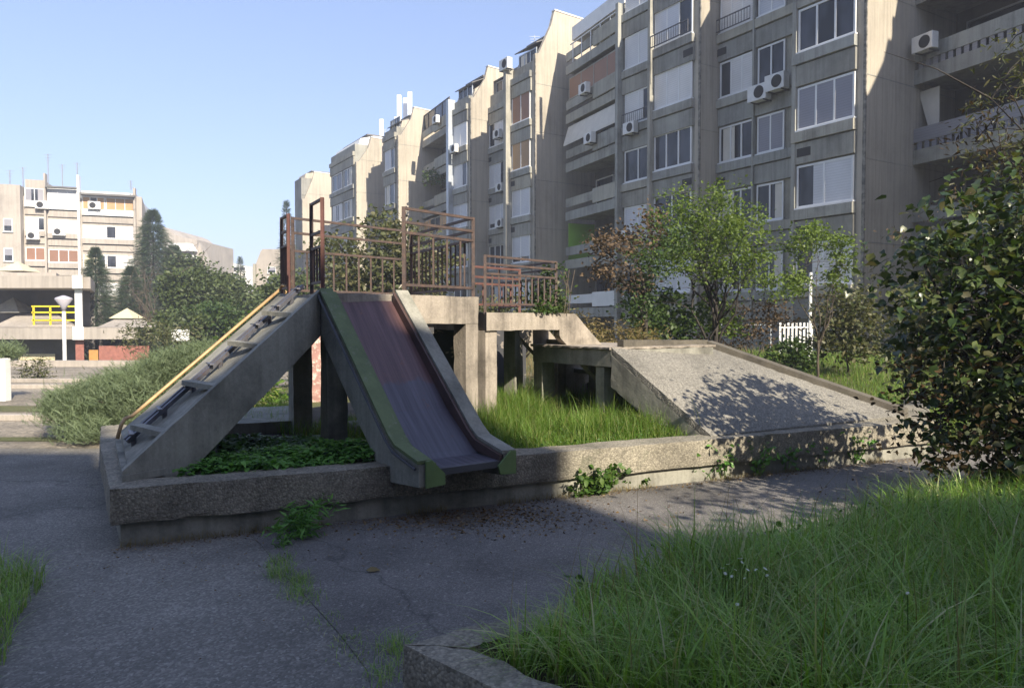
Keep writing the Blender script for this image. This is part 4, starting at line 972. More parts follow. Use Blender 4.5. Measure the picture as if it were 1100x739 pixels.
for (x0,x1,y0,yt,y1) in ((104,172,352,343,352),(-10,82,352,337,352)):
    a_,b_=cx(x0,ZC),cx(x1,ZC); c0,c1=a_+(b_-a_)*.28,b_-(b_-a_)*.28; z0=cz(y0,ZC-.5)+.02; z1=cz(yt,ZC+3)
    Y0,Y1=ZC+.0,ZC+8
    m.add([(x_-.52*(y_-ZC),y_,z_) for x_,y_,z_ in ((a_,Y0,z0),(b_,Y0,z0),(b_,Y1,z0),(a_,Y1,z0),(c0,Y0+2.5,z1),(c1,Y0+2.5,z1),(c1,Y1-2.5,z1),(c0,Y1-2.5,z1))],[(0,3,2,1),(4,5,6,7),(0,1,5,4),(1,2,6,5),(2,3,7,6),(3,0,4,7)])
sk(m,cx(-20),cx(60),ZC+1,ZC+8,cz(296.3),cz(292)); m.build('roof_slope',MT['pale'],cb_)
# street lamp in front of it
def lamp():
    p=gp(69,31); p.z=-2.0; t=thing('street_lamp',p,'slim white pole street lamp with broad cone shaped head before the low building','street lamp')
    Z=31; m=MB(); m.tube([p,(p.x,p.y,cz(333,Z))],.075,10); m.build('pole',MT['white'],t)
    m=MB(); zc=cz(333,Z); m.lathe((p.x,p.y,zc),[(.08,-.05),(.12,.12),(.34,.44),(.31,.50),(.05,.60)],18); m.build('lamp_head',MT['lampglass'],t,smooth=True)
lamp()
# retaining wall and block at the far left
m=MB(); m.box(-21,-9.5,26.0,26.3,-.3,.22); o=m.build('retaining_wall',MT['pale'],origin=(-15,26,0)); tag(o,'low tan retaining wall behind the junipers at the left','wall')
m=MB(); m.box(-12.5,-10.1,14.8,15.0,-.1,.86); o=m.build('concrete_planter_block',MT['white'],origin=(-11,15,0),bevel=.02); tag(o,'pale concrete block cut off by the left edge, juniper on top','planter')
# small white sign board
sg=thing('sign_board',(cx(195,38),38,-1),'small white notice board among the shrubs left of the stair','sign')
m=MB(); m.box(cx(184,38),cx(203,38),38,38.06,cz(366,38),cz(354,38)); m.build('board',MT['white'],sg)
m=MB(); m.tube([(cx(185,38),38.1,-2),(cx(185,38),38.1,cz(354,38))],.04,6); m.build('post',MT['zinc'],sg); m=MB(); m.tube([(cx(202,38),38.1,-2),(cx(202,38),38.1,cz(354,38))],.04,6); m.build('post',MT['zinc'],sg)
# ================================================================== DISTANT BUILDINGS
def farb(pxs,Z,label,tops,mats,steps=()):
    t=thing('apartment_building',(gp(sum(pxs)/2,Z).x,Z,-2.2),label,'apartment building','distant apartment buildings'); 
    return t
fb1=thing('apartment_building',(-50,105,-2.2),'distant beige block with a swooping stepped roof behind the conifers','apartment building')
Z=108; Y=lambda py:EYE-(py-345)/F*Z; X=lambda px:(px-550)/F*Z
m=MB(); m.prism([(X(a),Z,b) for a,b in ((176,-2.4),(176,Y(244)),(183,Y(247)),(190,Y(253)),(200,Y(256)),(213,Y(258)),(213,-2.4))],(0,14,0)); m.build('wall',MT['pale'],fb1)
m=MB(); m.prism([(X(a),Z-1.5,b) for a,b in ((190,-2.4),(190,Y(271)),(217,Y(271)),(220,Y(262)),(228,Y(284)),(228,-2.4))],(0,1.4,0)); m.build('wall',MT['pale'],fb1)
m=MB(); m.prism([(X(a),Z-3,b) for a,b in ((187,Y(272)),(192,Y(264)),(214,Y(264)),(219,Y(272)))],(0,1.3,0)); m.build('attic',MT['white'],fb1)
for py in (276,284,292):
    m=MB(); m.box(X(190),X(219),Z-2.4,Z-1.6,Y(py+3),Y(py)); m.build('balcony_slab',MT['white'],fb1)
    window(fb1,Vector((X(191),Z-1.5,0)),Vector((1,0,0)),Vector((0,1,0)),0,3.4,Y(py+3+4),Y(py+3.5),'L',mull=2)
fb2=thing('apartment_building',(-40,125,-2.2),'distant white block partly hidden behind the round green trees','apartment building')
Z=125
m=MB(); m.box(X(228),X(252),Z,Z+10,-2.4,Y(283)); m.box(X(246),X(274),Z-2,Z-.1,-2.4,Y(290)); m.build('wall',MT['white'],fb2)
for py in (288,294,301): window(fb2,Vector((X(250),Z-2,0)),Vector((1,0,0)),Vector((0,1,0)),0,3.0,Y(py+4),Y(py),'D',mull=2)
fb3=thing('apartment_building',(-33,96,-2.2),'distant narrow tan block just left of the railings','apartment building')
Z=96
m=MB(); m.prism([(X(a),Z,b) for a,b in ((275,-2.4),(275,Y(285)),(281,Y(270)),(283,Y(268)),(300,Y(268)),(322,Y(262)),(322,-2.4))],(0,12,0)); m.build('wall',MT['pale'],fb3)
m=MB(); m.box(X(274),X(276.5),Z-.6,Z-.1,-2.4,Y(284)); m.build('rib',MT['facade'],fb3)
for py in (287,297): window(fb3,Vector((X(288),Z,0)),Vector((1,0,0)),Vector((0,1,0)),0,1.1,Y(py+7),Y(py),'H',mull=0,sh='gshutter')
# ================================================================== UNSEEN BUILDING BEHIND THE CAMERA (outline shaped to cast the shade)
te=math.tan(SUN_EL)
Yb=-12.3; tip=Vector((-1.0,9.15)); dist=(tip.y-Yb)/hy; xc=tip.x-hx*dist; Hb=dist*te
rb_=thing('apartment_building',(xc-20,Yb-6,0),'unseen concrete apartment block behind the viewer, shaped to shade the foreground','apartment building')
def occ(X,Zb): dd=(Zb-Yb)/hy; return X-hx*dd, dd*te
xa,ha=occ(-3.5,8.1); xb2,hb2=occ(-5.0,9.0); xa2,h94=occ(-3.5,9.95); xc,_=occ(-1.0,9.15)
m=MB(); m.box(xb2+.01,xa2-.01,Yb-12,Yb,-.2,ha); m.build('wall',MT['pale'],rb_)
xm,_=occ(-2.75,9.95); h91=occ(-1,9.2)[1]
m=MB(); m.box(xm+.01,xc,Yb-12,Yb,-.2,h91); m.build('wall',MT['pale'],rb_)
m=MB(); m.box(xa2,xm,Yb-12,Yb,-.2,h94); m.build('wall',MT['pale'],rb_)  # raised roof step added to keep the stair side in shade
m=MB(); m.box(xb2-45,xb2,Yb-12,Yb,-.2,hb2); m.build('wall',MT['pale'],rb_)
H2=((5.35-Yb)/hy)*te
m=MB(); m.box(xc+.01,xc+26,Yb-11.9,Yb-.0,-.2,H2); m.build('wall',MT['pale'],rb_)  # lower wing added to shade the near grass
for k in range(5):
    m=MB(); m.box(xc-57.5,xc+25,Yb+.0,Yb+.03,1.6+2.75*k,3.0+2.75*k); m.build('window_band',MT['glass'],rb_)

# ================================================================== MORNING HAZE
hz=MB(); hz.box(-200,120,-40,260,-4.5,27); hzm=bpy.data.materials.new('haze'); hzm.use_nodes=True; hn=hzm.node_tree; hn.nodes.remove(hn.nodes['Principled BSDF'])
pv=hn.nodes.new('ShaderNodeVolumePrincipled'); pv.inputs['Color'].default_value=(.86,.90,1,1); pv.inputs['Density'].default_value=.0019; pv.inputs['Anisotropy'].default_value=.2
hn.links.new(pv.outputs[0],hn.nodes['Material Output'].inputs['Volume']); ho=hz.build('haze',hzm); ho['kind']='stuff'
sc.cycles.volume_bounces=0; sc.cycles.volume_step_rate=4
# ================================================================== VEGETATION
def Lb(px,py,Z,rx,ry,rz):
    """lobe centred at photo pixel, radii in metres"""
    p=W(px,py,Z); return ((p.x,p.y,p.z),(rx,ry,rz))
# --- foreground long grass
bed=[(inn.x,inn.y),(K0.x+.70,K0.y+.20),(K0.x+ke.x*.9-.06,K0.y+ke.y*.9+.10),(inn.x+ke.x*7.2-.2,inn.y+ke.y*7.2+.3),(7.4,4.5),(5.2,1.4),(1.6,1.0),(inn.x+kf.x*2.2,inn.y+kf.y*2.2)]
bed=[(p[0],p[1]) for p in bed]
tc_=sample_poly(bed,4600); nb_=RNG.integers(8,24,len(tc_)); ti=np.repeat(np.arange(len(tc_)),nb_); off=RNG.normal(size=(len(ti),2))*.028
xy=tc_[ti]+off; aa=np.arctan2(off[:,1],off[:,0])+RNG.normal(0,.5,len(ti)); th=RNG.uniform(.75,1.25,len(tc_))[ti]
d=np.linalg.norm(xy,axis=1); keep=RNG.uniform(size=len(xy))<np.clip(1.25-d*.06,.5,1); xy=xy[keep]; aa=aa[keep]; th=th[keep]; far_=np.clip(1.12-.055*d[keep],.6,1)
f=fbm(xy[:],.9,3.1)
edge=(xy[:,0]-K0.x)*ke.y*-1+(xy[:,1]-K0.y)*ke.x   # distance behind the far edge (negative inside)
e=np.clip(-edge*1.0,0,1)
left=np.clip((xy[:,0]+.1)/.9,.25,1)
h=(.50+.20*f+RNG.uniform(-.16,.20,len(xy)))*(.40+.60*left)*(.80+.20*e)*th*far_
blades('long_grass',xy,.24,np.clip(h*.80,.08,.70),RNG.choice([.004,.007,.010,.015],len(xy),p=[.25,.35,.28,.12])*RNG.uniform(.7,1.3,len(xy)),MT['grass'],bend=.72,seg=6,ang=aa)
xy3=sample_poly(bed,16000); blades('short_grass',xy3,.24,RNG.uniform(.08,.26,len(xy3)),RNG.uniform(.004,.009,len(xy3)),MT['grass'],bend=.8,seg=3)['label']='long tangled green grass filling the near bed'
bpy.data.objects['long_grass']['category']='grass'
xy2=sample_poly(bed,900); blades('dry_straw',xy2,.24,RNG.uniform(.4,.8,len(xy2)),.004,MT['drygrass'],bend=.5,seg=4)
xy2=sample_poly(bed,5200); xy2=xy2[fbm(xy2,1.3,7.7)>.02]; scatter('broad_weeds',T_LEAF,np.column_stack([xy2,.24+RNG.uniform(.04,.22,len(xy2))]),RNG.uniform(.03,.06,len(xy2)),MT['weed'],kind='stuff',droop=-.1)
# weed stems with leaves in the near grass
def leafy_weed(name,label,p,n,h,sp,ls,mat='weed',tm=T_LEAF,cat='weed',group=None,stems=6):
    t=thing(name,p,label,cat,group); m=MB(); pos=[];sz=[]
    for i in range(stems):
        a=random.uniform(0,2*PI); r=random.uniform(.2,1)*sp; hh=h*random.uniform(.5,1)
        e_=Vector(p)+Vector((math.cos(a)*r,math.sin(a)*r,hh)); q=[Vector(p)+Vector((math.cos(a)*r*.15,math.sin(a)*r*.15,0)),Vector(p).lerp(e_,.5)+Vector((0,0,hh*.12)),e_]; m.tube(q,[.004,.003,.0015],4)
        for j in range(int(n/stems)):
            u=random.uniform(.15,1); b=q[0].lerp(q[1],u*2) if u<.5 else q[1].lerp(q[2],u*2-1); pos.append((b.x+random.gauss(0,sp*.08),b.y+random.gauss(0,sp*.08),b.z+random.gauss(0,.01))); sz.append(ls*random.uniform(.5,1.2))
    m.build('stem',MT[mat],t); scatter('leaf',tm,np.array(pos),np.array(sz),MT[mat],t,droop=.05); return t
# daisies
fw=0
for (px,py) in ((782,606),(790,612),(797,604),(803,612),(779,616),(786,619),(795,600),(812,612),(822,611),(824,618),(800,621),(776,610),(792,649),(975,637)):
    p=W(px,py,random.uniform(2.9,3.1) if py<630 else 2.6); t=thing('white_flower',(p.x,p.y,.25),'tiny white daisy like flower standing in the long grass','flower','small white flowers in the long grass')
    m=MB(); m.tube([(p.x+.02,p.y+.02,.25),(p.x,p.y,p.z-.006)],.0018,4); m.build('stem',MT['weed'],t)
    n=9; pos=np.repeat(np.array([[p.x,p.y,p.z]]),n,0); dd_=np.array([[math.cos(2*PI*i/n),math.sin(2*PI*i/n)*1,.25+.5*math.sin(2*PI*i/n+px)] for i in range(n)])
    scatter('petal',T_DIA,pos,random.uniform(.008,.0115),MT['petal'],t,dirs=dd_,flat=1)
# --- left bottom tuft
xy=sample_poly([(-3.4,4.8),(-2.85,4.5),(-2.62,3.9),(-2.35,3.4),(-2.15,3.0),(-3.5,2.3)],5200)
ex=np.clip((-xy[:,0]-2.15)/.5,.3,1)
blades('grass_tuft',xy,0,RNG.uniform(.08,.30,len(xy))*ex,RNG.uniform(.004,.008,len(xy)),MT['grass'],bend=.6,seg=4); 
# --- sunny grass in the play bed
sp=[(-.55,6.75),(.4,7.0),(2.0,7.65),(1.95,7.75),(1.2,8.95),(1.6,9.9),(2.2,11),(.5,12.2),(-1.2,11.5),(-.35,8.5),(-.9,7.7)]
xy=sample_poly(sp,30000); f=fbm(xy,1.6,9.4)
h=.20+.28*f+RNG.uniform(-.06,.22,len(xy))
dk=np.clip(((xy[:,1]-6.55)-(xy[:,0]+.3)*.43)*1.6,.25,1)
blades('sunny_grass',xy,.33,np.clip(h*dk,.05,.6),RNG.uniform(.005,.012,len(xy)),MT['sungrass'],bend=.6,seg=3)
xy=sample_poly(sp,380); blades('tall_grass',xy,.33,RNG.uniform(.35,.62,len(xy))*1.0,RNG.uniform(.005,.009,len(xy)),MT['sungrass'],bend=.35,seg=4)
xy=sample_poly(sp,5000); pos=np.column_stack([xy,.34+RNG.uniform(0,.12,len(xy))]); scatter('bed_clover',T_LEAF,pos,RNG.uniform(.02,.045,len(xy)),MT['weed'],kind='stuff')
xy=sample_poly([(-1.6,7.5),(-.9,8.2),(-1.5,9.8),(-2.6,8.4),(-3.2,11),(-4.2,9.4),(-2.6,8.3)],5200); blades('shaded_grass',xy,.33,RNG.uniform(.06,.26,len(xy)),.007,MT['sungrass'],bend=.6,seg=3)
# --- ground cover on the left
gc=[(-2.55,5.55),(-.95,6.25),(-1.45,7.0),(-2.0,7.6),(-2.9,7.1),(-2.3,6.2)]
xy=sample_poly(gc,9000); f=fbm(xy,1.8,2.2)
z=.34+np.clip(.05+.10*f,0,.2)+RNG.uniform(0,.10,len(xy)); scatter('ground_cover',T_HEART,np.column_stack([xy,z]),RNG.uniform(.03,.065,len(xy)),MT['ivy'],kind='stuff',flat=.9,dirs=np.column_stack([RNG.normal(size=(len(xy),2)),RNG.normal(-.1,.3,len(xy))]))
# concrete slab behind the ground cover
m=MB(); m.prism([W(243,468,8.2)*1,W(305,462,8.6),W(300,449,9.9),W(262,449,10.2)],(0,0,-.25)); 
m=MB(); m.prism([(-3.15,8.15,.30),(-2.45,8.45,.30),(-2.9,10.0,.30),(-3.7,9.6,.30)],(0,0,.17)); o=m.build('loose_slab',MT['conc'],origin=(-3,9,.3),rough=(.15,.006,3)); tag(o,'flat concrete slab lying in the bed behind the ground cover','slab')
m=MB(); m.obox((-1.75,8.2,.3),(.5,.2,0),(-.2,.5,0),(0,0,.14)); o=m.build('loose_slab',MT['conc'],origin=(-1.5,8.4,.3),rough=(.1,.008,4)); tag(o,'small broken concrete lump under the slide','rubble')
m=MB(); m.obox((.0,10.0,.3),(.8,.35,0),(-.15,.4,0),(0,0,.13)); o=m.build('loose_slab',MT['pinkconc'],origin=(.3,10,.3),rough=(.12,.008,4)); tag(o,'pale slab lying on the grass beneath the lower deck','slab')
# --- weeds by the wall foot
def wp(px,py): g_=G(px,py,0); return (g_.x+.07,g_.y-.15,0)
leafy_weed('wall_weed','dark leafy weed sprawling at the wall foot left of the slide',wp(322,573),420,.28,.38,.085,'ivy',T_NARROW,stems=12)
leafy_weed('wall_weed','small leafy weed on the asphalt just below the sprawling dark one',wp(300,582),60,.10,.16,.05,'ivy',T_NARROW,stems=8)
leafy_weed('wall_weed','bright green weed clump against the sunlit wall right of the slide',wp(636,528),420,.30,.36,.065,'weed',stems=12)
leafy_weed('wall_weed','thin bright weed at the wall foot beside the slide',wp(612,531),60,.12,.15,.05,'weed',stems=7)
leafy_weed('wall_weed','low yellowish weed right of the bright clump at the wall',wp(672,520),200,.14,.24,.04,'weed',stems=8)
for i,(px,py) in enumerate(((740,513),(765,511),(800,508),(833,503),(862,499),(905,496))):
    leafy_weed('wall_weed','weeds growing up the shaded wall below the pebbled ramp',wp(px,py),170,.42,.30,.06,'ivy',stems=10,group='weeds below the pebbled ramp')
for i,(px,Z) in enumerate(((150,5.75),(166,5.8),(182,5.9),(205,6.05),(222,6.1))):
    p=gp(px,Z); leafy_weed('stair_weed','green weed growing against the foot of the stair wall',(p.x,p.y,.34),70,.26,.12,.055,'ivy',T_HEART,stems=6,group='weeds against the stair wall')
for (px,py,n,h) in ((297,612,26,.10),(318,626,160,.09),(322,636,160,.08),(300,618,150,.10),(331,646,80,.06),(352,668,50,.05),(372,690,60,.05),(385,705,70,.05),(300,605,120,.08),(425,700,120,.13),(415,728,100,.12)):
    g_=G(px,py,0); xy=np.array([[g_.x,g_.y]])+RNG.normal(size=(n,2))*np.array([.045,.07]); o=blades('crack_grass',xy,.005,RNG.uniform(.4,1,n)*h,.004,MT['grass' if n%2==0 else 'drygrass'],bend=.8,seg=3,kind=None,origin=(g_.x,g_.y,0)); tag(o,'tuft of short grass growing out of the crack in the asphalt','grass tuft','grass tufts along the asphalt crack')
# leaf litter and pebbles on the asphalt
def litter(n,cx_,cy_,sx,sy,s0,s1,mat='litter',name='leaf_litter'):
    xy=np.column_stack([RNG.normal(cx_,sx,n),RNG.normal(cy_,sy,n)])
    k=((xy[:,0]-A.x)*-ed.y+(xy[:,1]-A.y)*ed.x)<-.03; xy=xy[k]
    o=scatter(name,T_DIA,np.column_stack([xy,np.full(len(xy),.014)]),RNG.uniform(s0,s1,len(xy)),MT[mat],kind='stuff',flat=3,dirs=np.column_stack([RNG.normal(size=(len(xy),2)),np.abs(RNG.normal(0,.12,len(xy)))])); return o
litter(2200,-.35,6.0,.55,.25,.008,.035); litter(420,-1.9,5.0,.9,.35,.006,.02)
litter(500,1.5,6.6,2.0,.9,.008,.03); litter(350,-1.0,4.3,1.6,.9,.004,.014); litter(260,3.3,8.0,1.0,.5,.01,.04)
k_=RNG.uniform(0,8.4,2600); k_=k_[np.sin(k_*2.3)+np.sin(k_*5.9+1)>-.3]; dpt=np.abs(RNG.normal(0,.035,len(k_)))+.075*0+.0
xy=np.column_stack([A.x+ed.x*k_+.0268-en.x*dpt,A.y+ed.y*k_+.0532-en.y*dpt]); blades('kerb_foot_grass',xy,.005,RNG.uniform(.02,.11,len(xy)),.004,MT['drygrass'],bend=.8,seg=3)
k_=RNG.uniform(0,8.4,1500); dpt=np.abs(RNG.normal(0,.07,len(k_))); scatter('kerb_foot_litter',T_DIA,np.column_stack([A.x+ed.x*k_-en.x*dpt,A.y+ed.y*k_-en.y*dpt,np.full(len(k_),.016)]),RNG.uniform(.006,.026,len(k_)),MT['litter'],kind='stuff',flat=3,dirs=np.column_stack([RNG.normal(size=(len(k_),2)),np.abs(RNG.normal(0,.15,len(k_)))]))
# single pale fallen leaf
g_=G(393,613,.016); o=scatter('fallen_leaf',T_LEAF,np.array([[g_.x,g_.y,.02]]),.09,MT['drygrass'],dirs=np.array([[1,.1,.05]]),flat=3,origin=tuple(g_)); tag(o,'single pale fallen leaf on the dark asphalt left of the bed kerb','leaf')
# --- right big leaf bush
bb=thing('broad_leaf_bush',(4.4,6.3,0),'big dark bush with broad leaves filling the right edge of the picture','bush')
lob=[Lb(1065,270,5.9,.75,.8,.55),Lb(1090,235,6.2,.7,.8,.5),Lb(1010,300,6.0,.55,.7,.42),Lb(1075,370,6.0,.75,.9,.6),Lb(1030,385,6.3,.5,.8,.5),Lb(1090,440,5.9,.75,.9,.6),Lb(1050,480,5.9,.40,.6,.45),Lb(1100,520,5.8,.5,.6,.4),Lb(1150,340,6.2,.9,1,1.1),Lb(1140,240,6.2,.7,.9,.6),Lb(968,312,6.0,.20,.3,.10)]
C,P=lobes_pts(lob,640,14,.10,.35); P=P[P[:,2]>.15]
Z0=P[:,2]; dr=RNG.normal(size=(len(P),3)); dr[:,2]=-.55+.35*dr[:,2]
scatter('crown',T_HEART,P,RNG.uniform(.03,.10,len(P)),MT['lilac'],bb,dirs=dr,flat=.5)
C4,P4=lobes_pts([Lb(1060,430,5.7,.75,.8,.7),Lb(1090,500,5.6,.6,.7,.35),Lb(1020,440,5.9,.4,.6,.5)],90,12,.13,.3); scatter('withered_leaves',T_LEAF,P4[P4[:,2]>.1],.05,MT['withered'],bb,droop=.3)
C3,P3=lobes_pts(lob[:4],60,14,.05,.9); scatter('dry_foliage',T_NARROW,P3[P3[:,2]>2.2][:400],.045,MT['dead'],bb)
m=MB()
for i in range(9):
    a=Vector((4.4+random.uniform(-.35,.35),6.25+random.uniform(-.3,.3),0)); e_=Vector(tuple(C[random.randrange(len(C))])); q=[a,a.lerp(e_,.35)+Vector((random.uniform(-.1,.1),0,.25)),a.lerp(e_,.7)+Vector((0,0,.15)),e_]; m.tube(q,[.028,.022,.014,.005],6)
    for j in range(26):
        e2=Vector(tuple(C[random.randrange(len(C))])); s2=q[2]; 
        if (e2-s2).length<1.3: m.tube([s2,s2.lerp(e2,.5)+Vector((0,0,.08)),e2],[.008,.005,.002],4)
m.build('branch',MT['barkdark'],bb)
# tree reaching in at the top right
tree('drooping_tree','tree with drooping yellowish twigs entering at the top right edge',(7.9,8.6,0),[Lb(1120,130,8.3,.8,1,.8),Lb(1090,100,8.2,.28,.5,.3),Lb(1075,160,8.4,.30,.6,.22),Lb(1180,90,8.5,1.3,1.2,1.0),Lb(1050,195,8.5,.16,.3,.08),Lb(1095,45,8.3,.14,.3,.12)],.07,T_NARROW,.10,120,14,.13,'olive','barkdark',ntips=14,droop=.5,extra=('dead_leaves','withered',30,[Lb(1090,150,8.3,.6,.8,.5)],.12))
# dense tree beyond the right edge that throws the dappled shade
tree('shade_tree','leafy tree just outside the right edge that dapples the path and ramp',(6.9,1.0,0),[((8.0,.9,4.2),(1.5,1.5,1.0)),((6.9,1.4,3.6),(1.0,1.0,.7)),((8.6,.0,4.9),(1.3,1.3,.9)),((7.4,2.3,3.1),(.9,.9,.6)),((8.9,1.8,3.6),(1.0,1.2,.7)),((9.6,-.6,4.6),(1.2,1.2,.8)),((6.3,1.9,3.5),(.8,.8,.5)),((6.9,2.9,3.3),(.8,.8,.5)),((6.0,3.2,3.0),(.5,.6,.35)),((4.4,2.2,3.2),(.5,.5,.25)),((5.4,2.9,3.2),(.7,.6,.3)),((4.0,1.7,3.2),(.4,.4,.2)),((4.9,2.4,3.3),(.5,.5,.3))],.12,T_LEAF,.11,330,22,.2,'midgreen',ntips=14)
# --- green feathery tree in the middle
tree('feathery_tree','light green feathery tree with forked dark trunks behind the pebbled ramp',(gp(765,15.5).x,15.5,.1),
 [Lb(745,232,15.5,.95,1.0,.65),Lb(790,250,15.5,.85,1.0,.6),Lb(735,280,15.3,.9,1.0,.5),Lb(800,290,15.3,.9,1.0,.5),Lb(765,262,15.4,1.1,1.1,.8),Lb(775,210,15.5,.5,.6,.35),Lb(715,240,15.5,.5,.6,.45),Lb(840,310,15.2,.45,.6,.28),Lb(690,268,15.4,.4,.5,.4)],
 .06,T_LEAF,.068,500,20,.11,'lightgreen','barkdark',trunk_top=tuple(W(770,345,15.5)),ntips=15,shell=.2)
tree('feathery_tree','thin light green sapling with loose sprays in front of the nearest pier',(gp(878,16.5).x,16.5,.2),
 [Lb(885,255,16.2,.55,.6,.30),Lb(860,262,16,.35,.5,.35),Lb(905,275,16.2,.28,.5,.30),Lb(895,300,16.3,.2,.4,.3),Lb(855,300,16,.35,.5,.3)],.03,T_LEAF,.075,110,26,.12,'lightgreen','bark',ntips=8,shell=.2)
# --- brown tree
tree('brown_leaf_tree','slender tree with rust brown withered leaves and some green left of the feathery tree',(gp(696,14.5).x,14.5,.05),
 [Lb(668,262,14.5,.65,.7,.35),Lb(655,290,14.5,.5,.6,.28),Lb(700,240,14.5,.3,.4,.35),Lb(650,262,14.6,.35,.5,.22),Lb(680,300,14.5,.35,.5,.25)],
 .05,T_LEAF,.085,150,9,.12,'dead','barkdark',trunk_top=tuple(W(692,318,14.5)),ntips=11,shell=.2,extra=('green_leaves','midgreen',120,[Lb(700,290,14.4,.35,.5,.45),Lb(720,262,14.4,.35,.5,.4),Lb(690,330,14.4,.5,.5,.3)],.12))
# --- shrubs behind the ramp
def shrub(name,label,base,lobes,tm,ls,nc,per,sp_,lm,group=None,nt=7,cat='shrub',shell=.4): return tree(name,label,base,lobes,.022,tm,ls,nc,per,sp_,lm,'barkdark',cat=cat,group=group,ntips=nt,shell=shell)
shrub('green_shrub','leafy green shrub beneath the brown leafed tree',(gp(722,16).x,16,.1),[Lb(715,335,16,.6,.7,.65),Lb(735,350,16,.5,.6,.5),Lb(690,320,16.2,.5,.6,.5),Lb(700,355,15.5,.5,.6,.3)],T_LEAF,.12,150,12,.13,'midgreen')
shrub('green_shrub','sparse green undergrowth right under the forked tree',(gp(775,16.3).x,16.3,.1),[Lb(780,345,16.2,.35,.4,.45),Lb(765,330,16.2,.3,.4,.4)],T_LEAF,.10,60,10,.12,'lightgreen')
shrub('brown_shrub','rust brown withered bush right of the forked tree',(gp(812,17).x,17,.3),[Lb(812,345,17,.75,.7,.55),Lb(790,360,17,.5,.6,.35),Lb(835,335,17,.4,.5,.35),Lb(745,362,17,.35,.4,.35)],T_LEAF,.075,150,12,.14,'dead')
shrub('dry_shrub','tan dried out thicket behind the back stair',(gp(655,15).x,15,.1),[Lb(630,358,15,.6,.6,.32),Lb(665,362,14.6,.65,.6,.28),Lb(690,366,14.5,.5,.6,.25),Lb(612,345,15.5,.3,.5,.25)],T_NARROW,.10,230,12,.13,'drygrass')
shrub('green_shrub','dark green shrub standing left of the pale sapling base',(gp(850,17).x,17,.3),[Lb(845,378,17,.55,.6,.25),Lb(862,385,17,.4,.5,.2)],T_LEAF,.10,80,12,.12,'midgreen')
shrub('pale_shrub','dense pale green rounded shrub in front of the nearest pier',(gp(912,17.5).x,17.5,.4),[Lb(905,335,17.5,.75,.8,.55),Lb(922,352,17.5,.7,.8,.5),Lb(890,355,17.5,.5,.6,.5),Lb(915,318,17.5,.5,.6,.4),Lb(905,372,17.5,.9,.8,.4)],T_LEAF,.10,330,12,.13,'olive')
shrub('green_shrub','dark leafy shrub behind the ramp corner under the big bush',(gp(975,13).x,13,.1),[Lb(985,330,13,.5,.6,.6),Lb(975,380,13,.5,.6,.4),Lb(1000,400,11,.35,.5,.4)],T_LEAF,.10,150,12,.12,'olive')
# lawn grass behind the ramp
xy=sample_poly([(2.6,10.2),(5.4,9.4),(7.5,12),(12,22),(6,24),(3.0,16)],26000); z=np.array([gh(a,b) for a,b in xy]); blades('lawn_grass',xy,z,RNG.uniform(.08,.26,len(xy))*(1+.5*fbm(xy,.5,5)),.014,MT['sungrass'],bend=.5,seg=2)
xy=sample_poly([(-2,13),(3,12),(6,20),(12,30),(-8,40),(-4,20)],9000); z=np.array([gh(a,b) for a,b in xy]); blades('dry_meadow_grass',xy,z,RNG.uniform(.1,.4,len(xy)),.02,MT['drygrass'],bend=.4,seg=2)
leafy_weed('broad_weed','single broad leafed weed in the lawn above the ramp edge',(gp(952,12.5).x,12.5,.1),60,.35,.22,.10,'weed',stems=7)
# vines on the lower deck railing
P=[];
for i in range(900):
    u=abs(RNG.normal(0,.28)); p=F3.lerp(F4,min(1,u)); P.append((p.x+RNG.normal(0,.07),p.y+RNG.normal(0,.07),ZL+.02+RNG.uniform(0,1)**1.3*.62*(1-.5*u)))
for i in range(260):
    p=Q2.lerp(F3,.62+.4*RNG.uniform()); P.append((p.x,p.y+RNG.normal(0,.05),ZL+abs(RNG.normal(0,.07))))
vn=thing('climbing_vine',(F3.x,F3.y,ZL),'green vine climbing the rusty railing corner of the lower deck','vine'); scatter('foliage',T_LEAF,np.array(P),RNG.uniform(.03,.06,len(P)),MT['midgreen'],vn)
m=MB()
for i in range(7):
    q=F3+Vector((random.uniform(-.12,.12),random.uniform(-.05,.3),ZL)); m.tube([q,q+Vector((.03,.02,.3)),q+Vector((random.uniform(-.1,.1),.05,.55))],.006,4)
m.build('stem',MT['bark'],vn)
# --- trees behind the tower
tree('round_tree','bushy green tree seen through the tower railings',(gp(405,24).x,24,0),[Lb(400,285,24,1.6,1.4,1.1),Lb(430,270,24,1.0,1.2,1.0),Lb(375,300,24,1.1,1.2,.9),Lb(420,310,24,1.6,1.4,1.0),Lb(455,285,24.5,1.0,1.2,1.1),Lb(360,275,25,.8,1,.7),Lb(410,250,24.5,.7,.9,.7)],.14,T_LEAF,.17,460,12,.28,'olive',shell=.35,ntips=14)
tree('round_tree','green shrubby tree behind the lower deck railing',(gp(560,22).x,22,0),[Lb(560,340,22,1.2,1.0,.6),Lb(530,345,22,.9,1.0,.6),Lb(590,330,21.5,.5,.8,.6)],.06,T_LEAF,.14,190,12,.2,'olive')
tree('round_tree','dark bush glimpsed beneath the decks',(gp(460,19).x,19,0),[Lb(400,372,19,1.4,1,.6),Lb(300,372,18,1.4,1,.7),Lb(470,370,19,1.4,1,.6)],.05,T_LEAF,.14,240,12,.2,'midgreen')
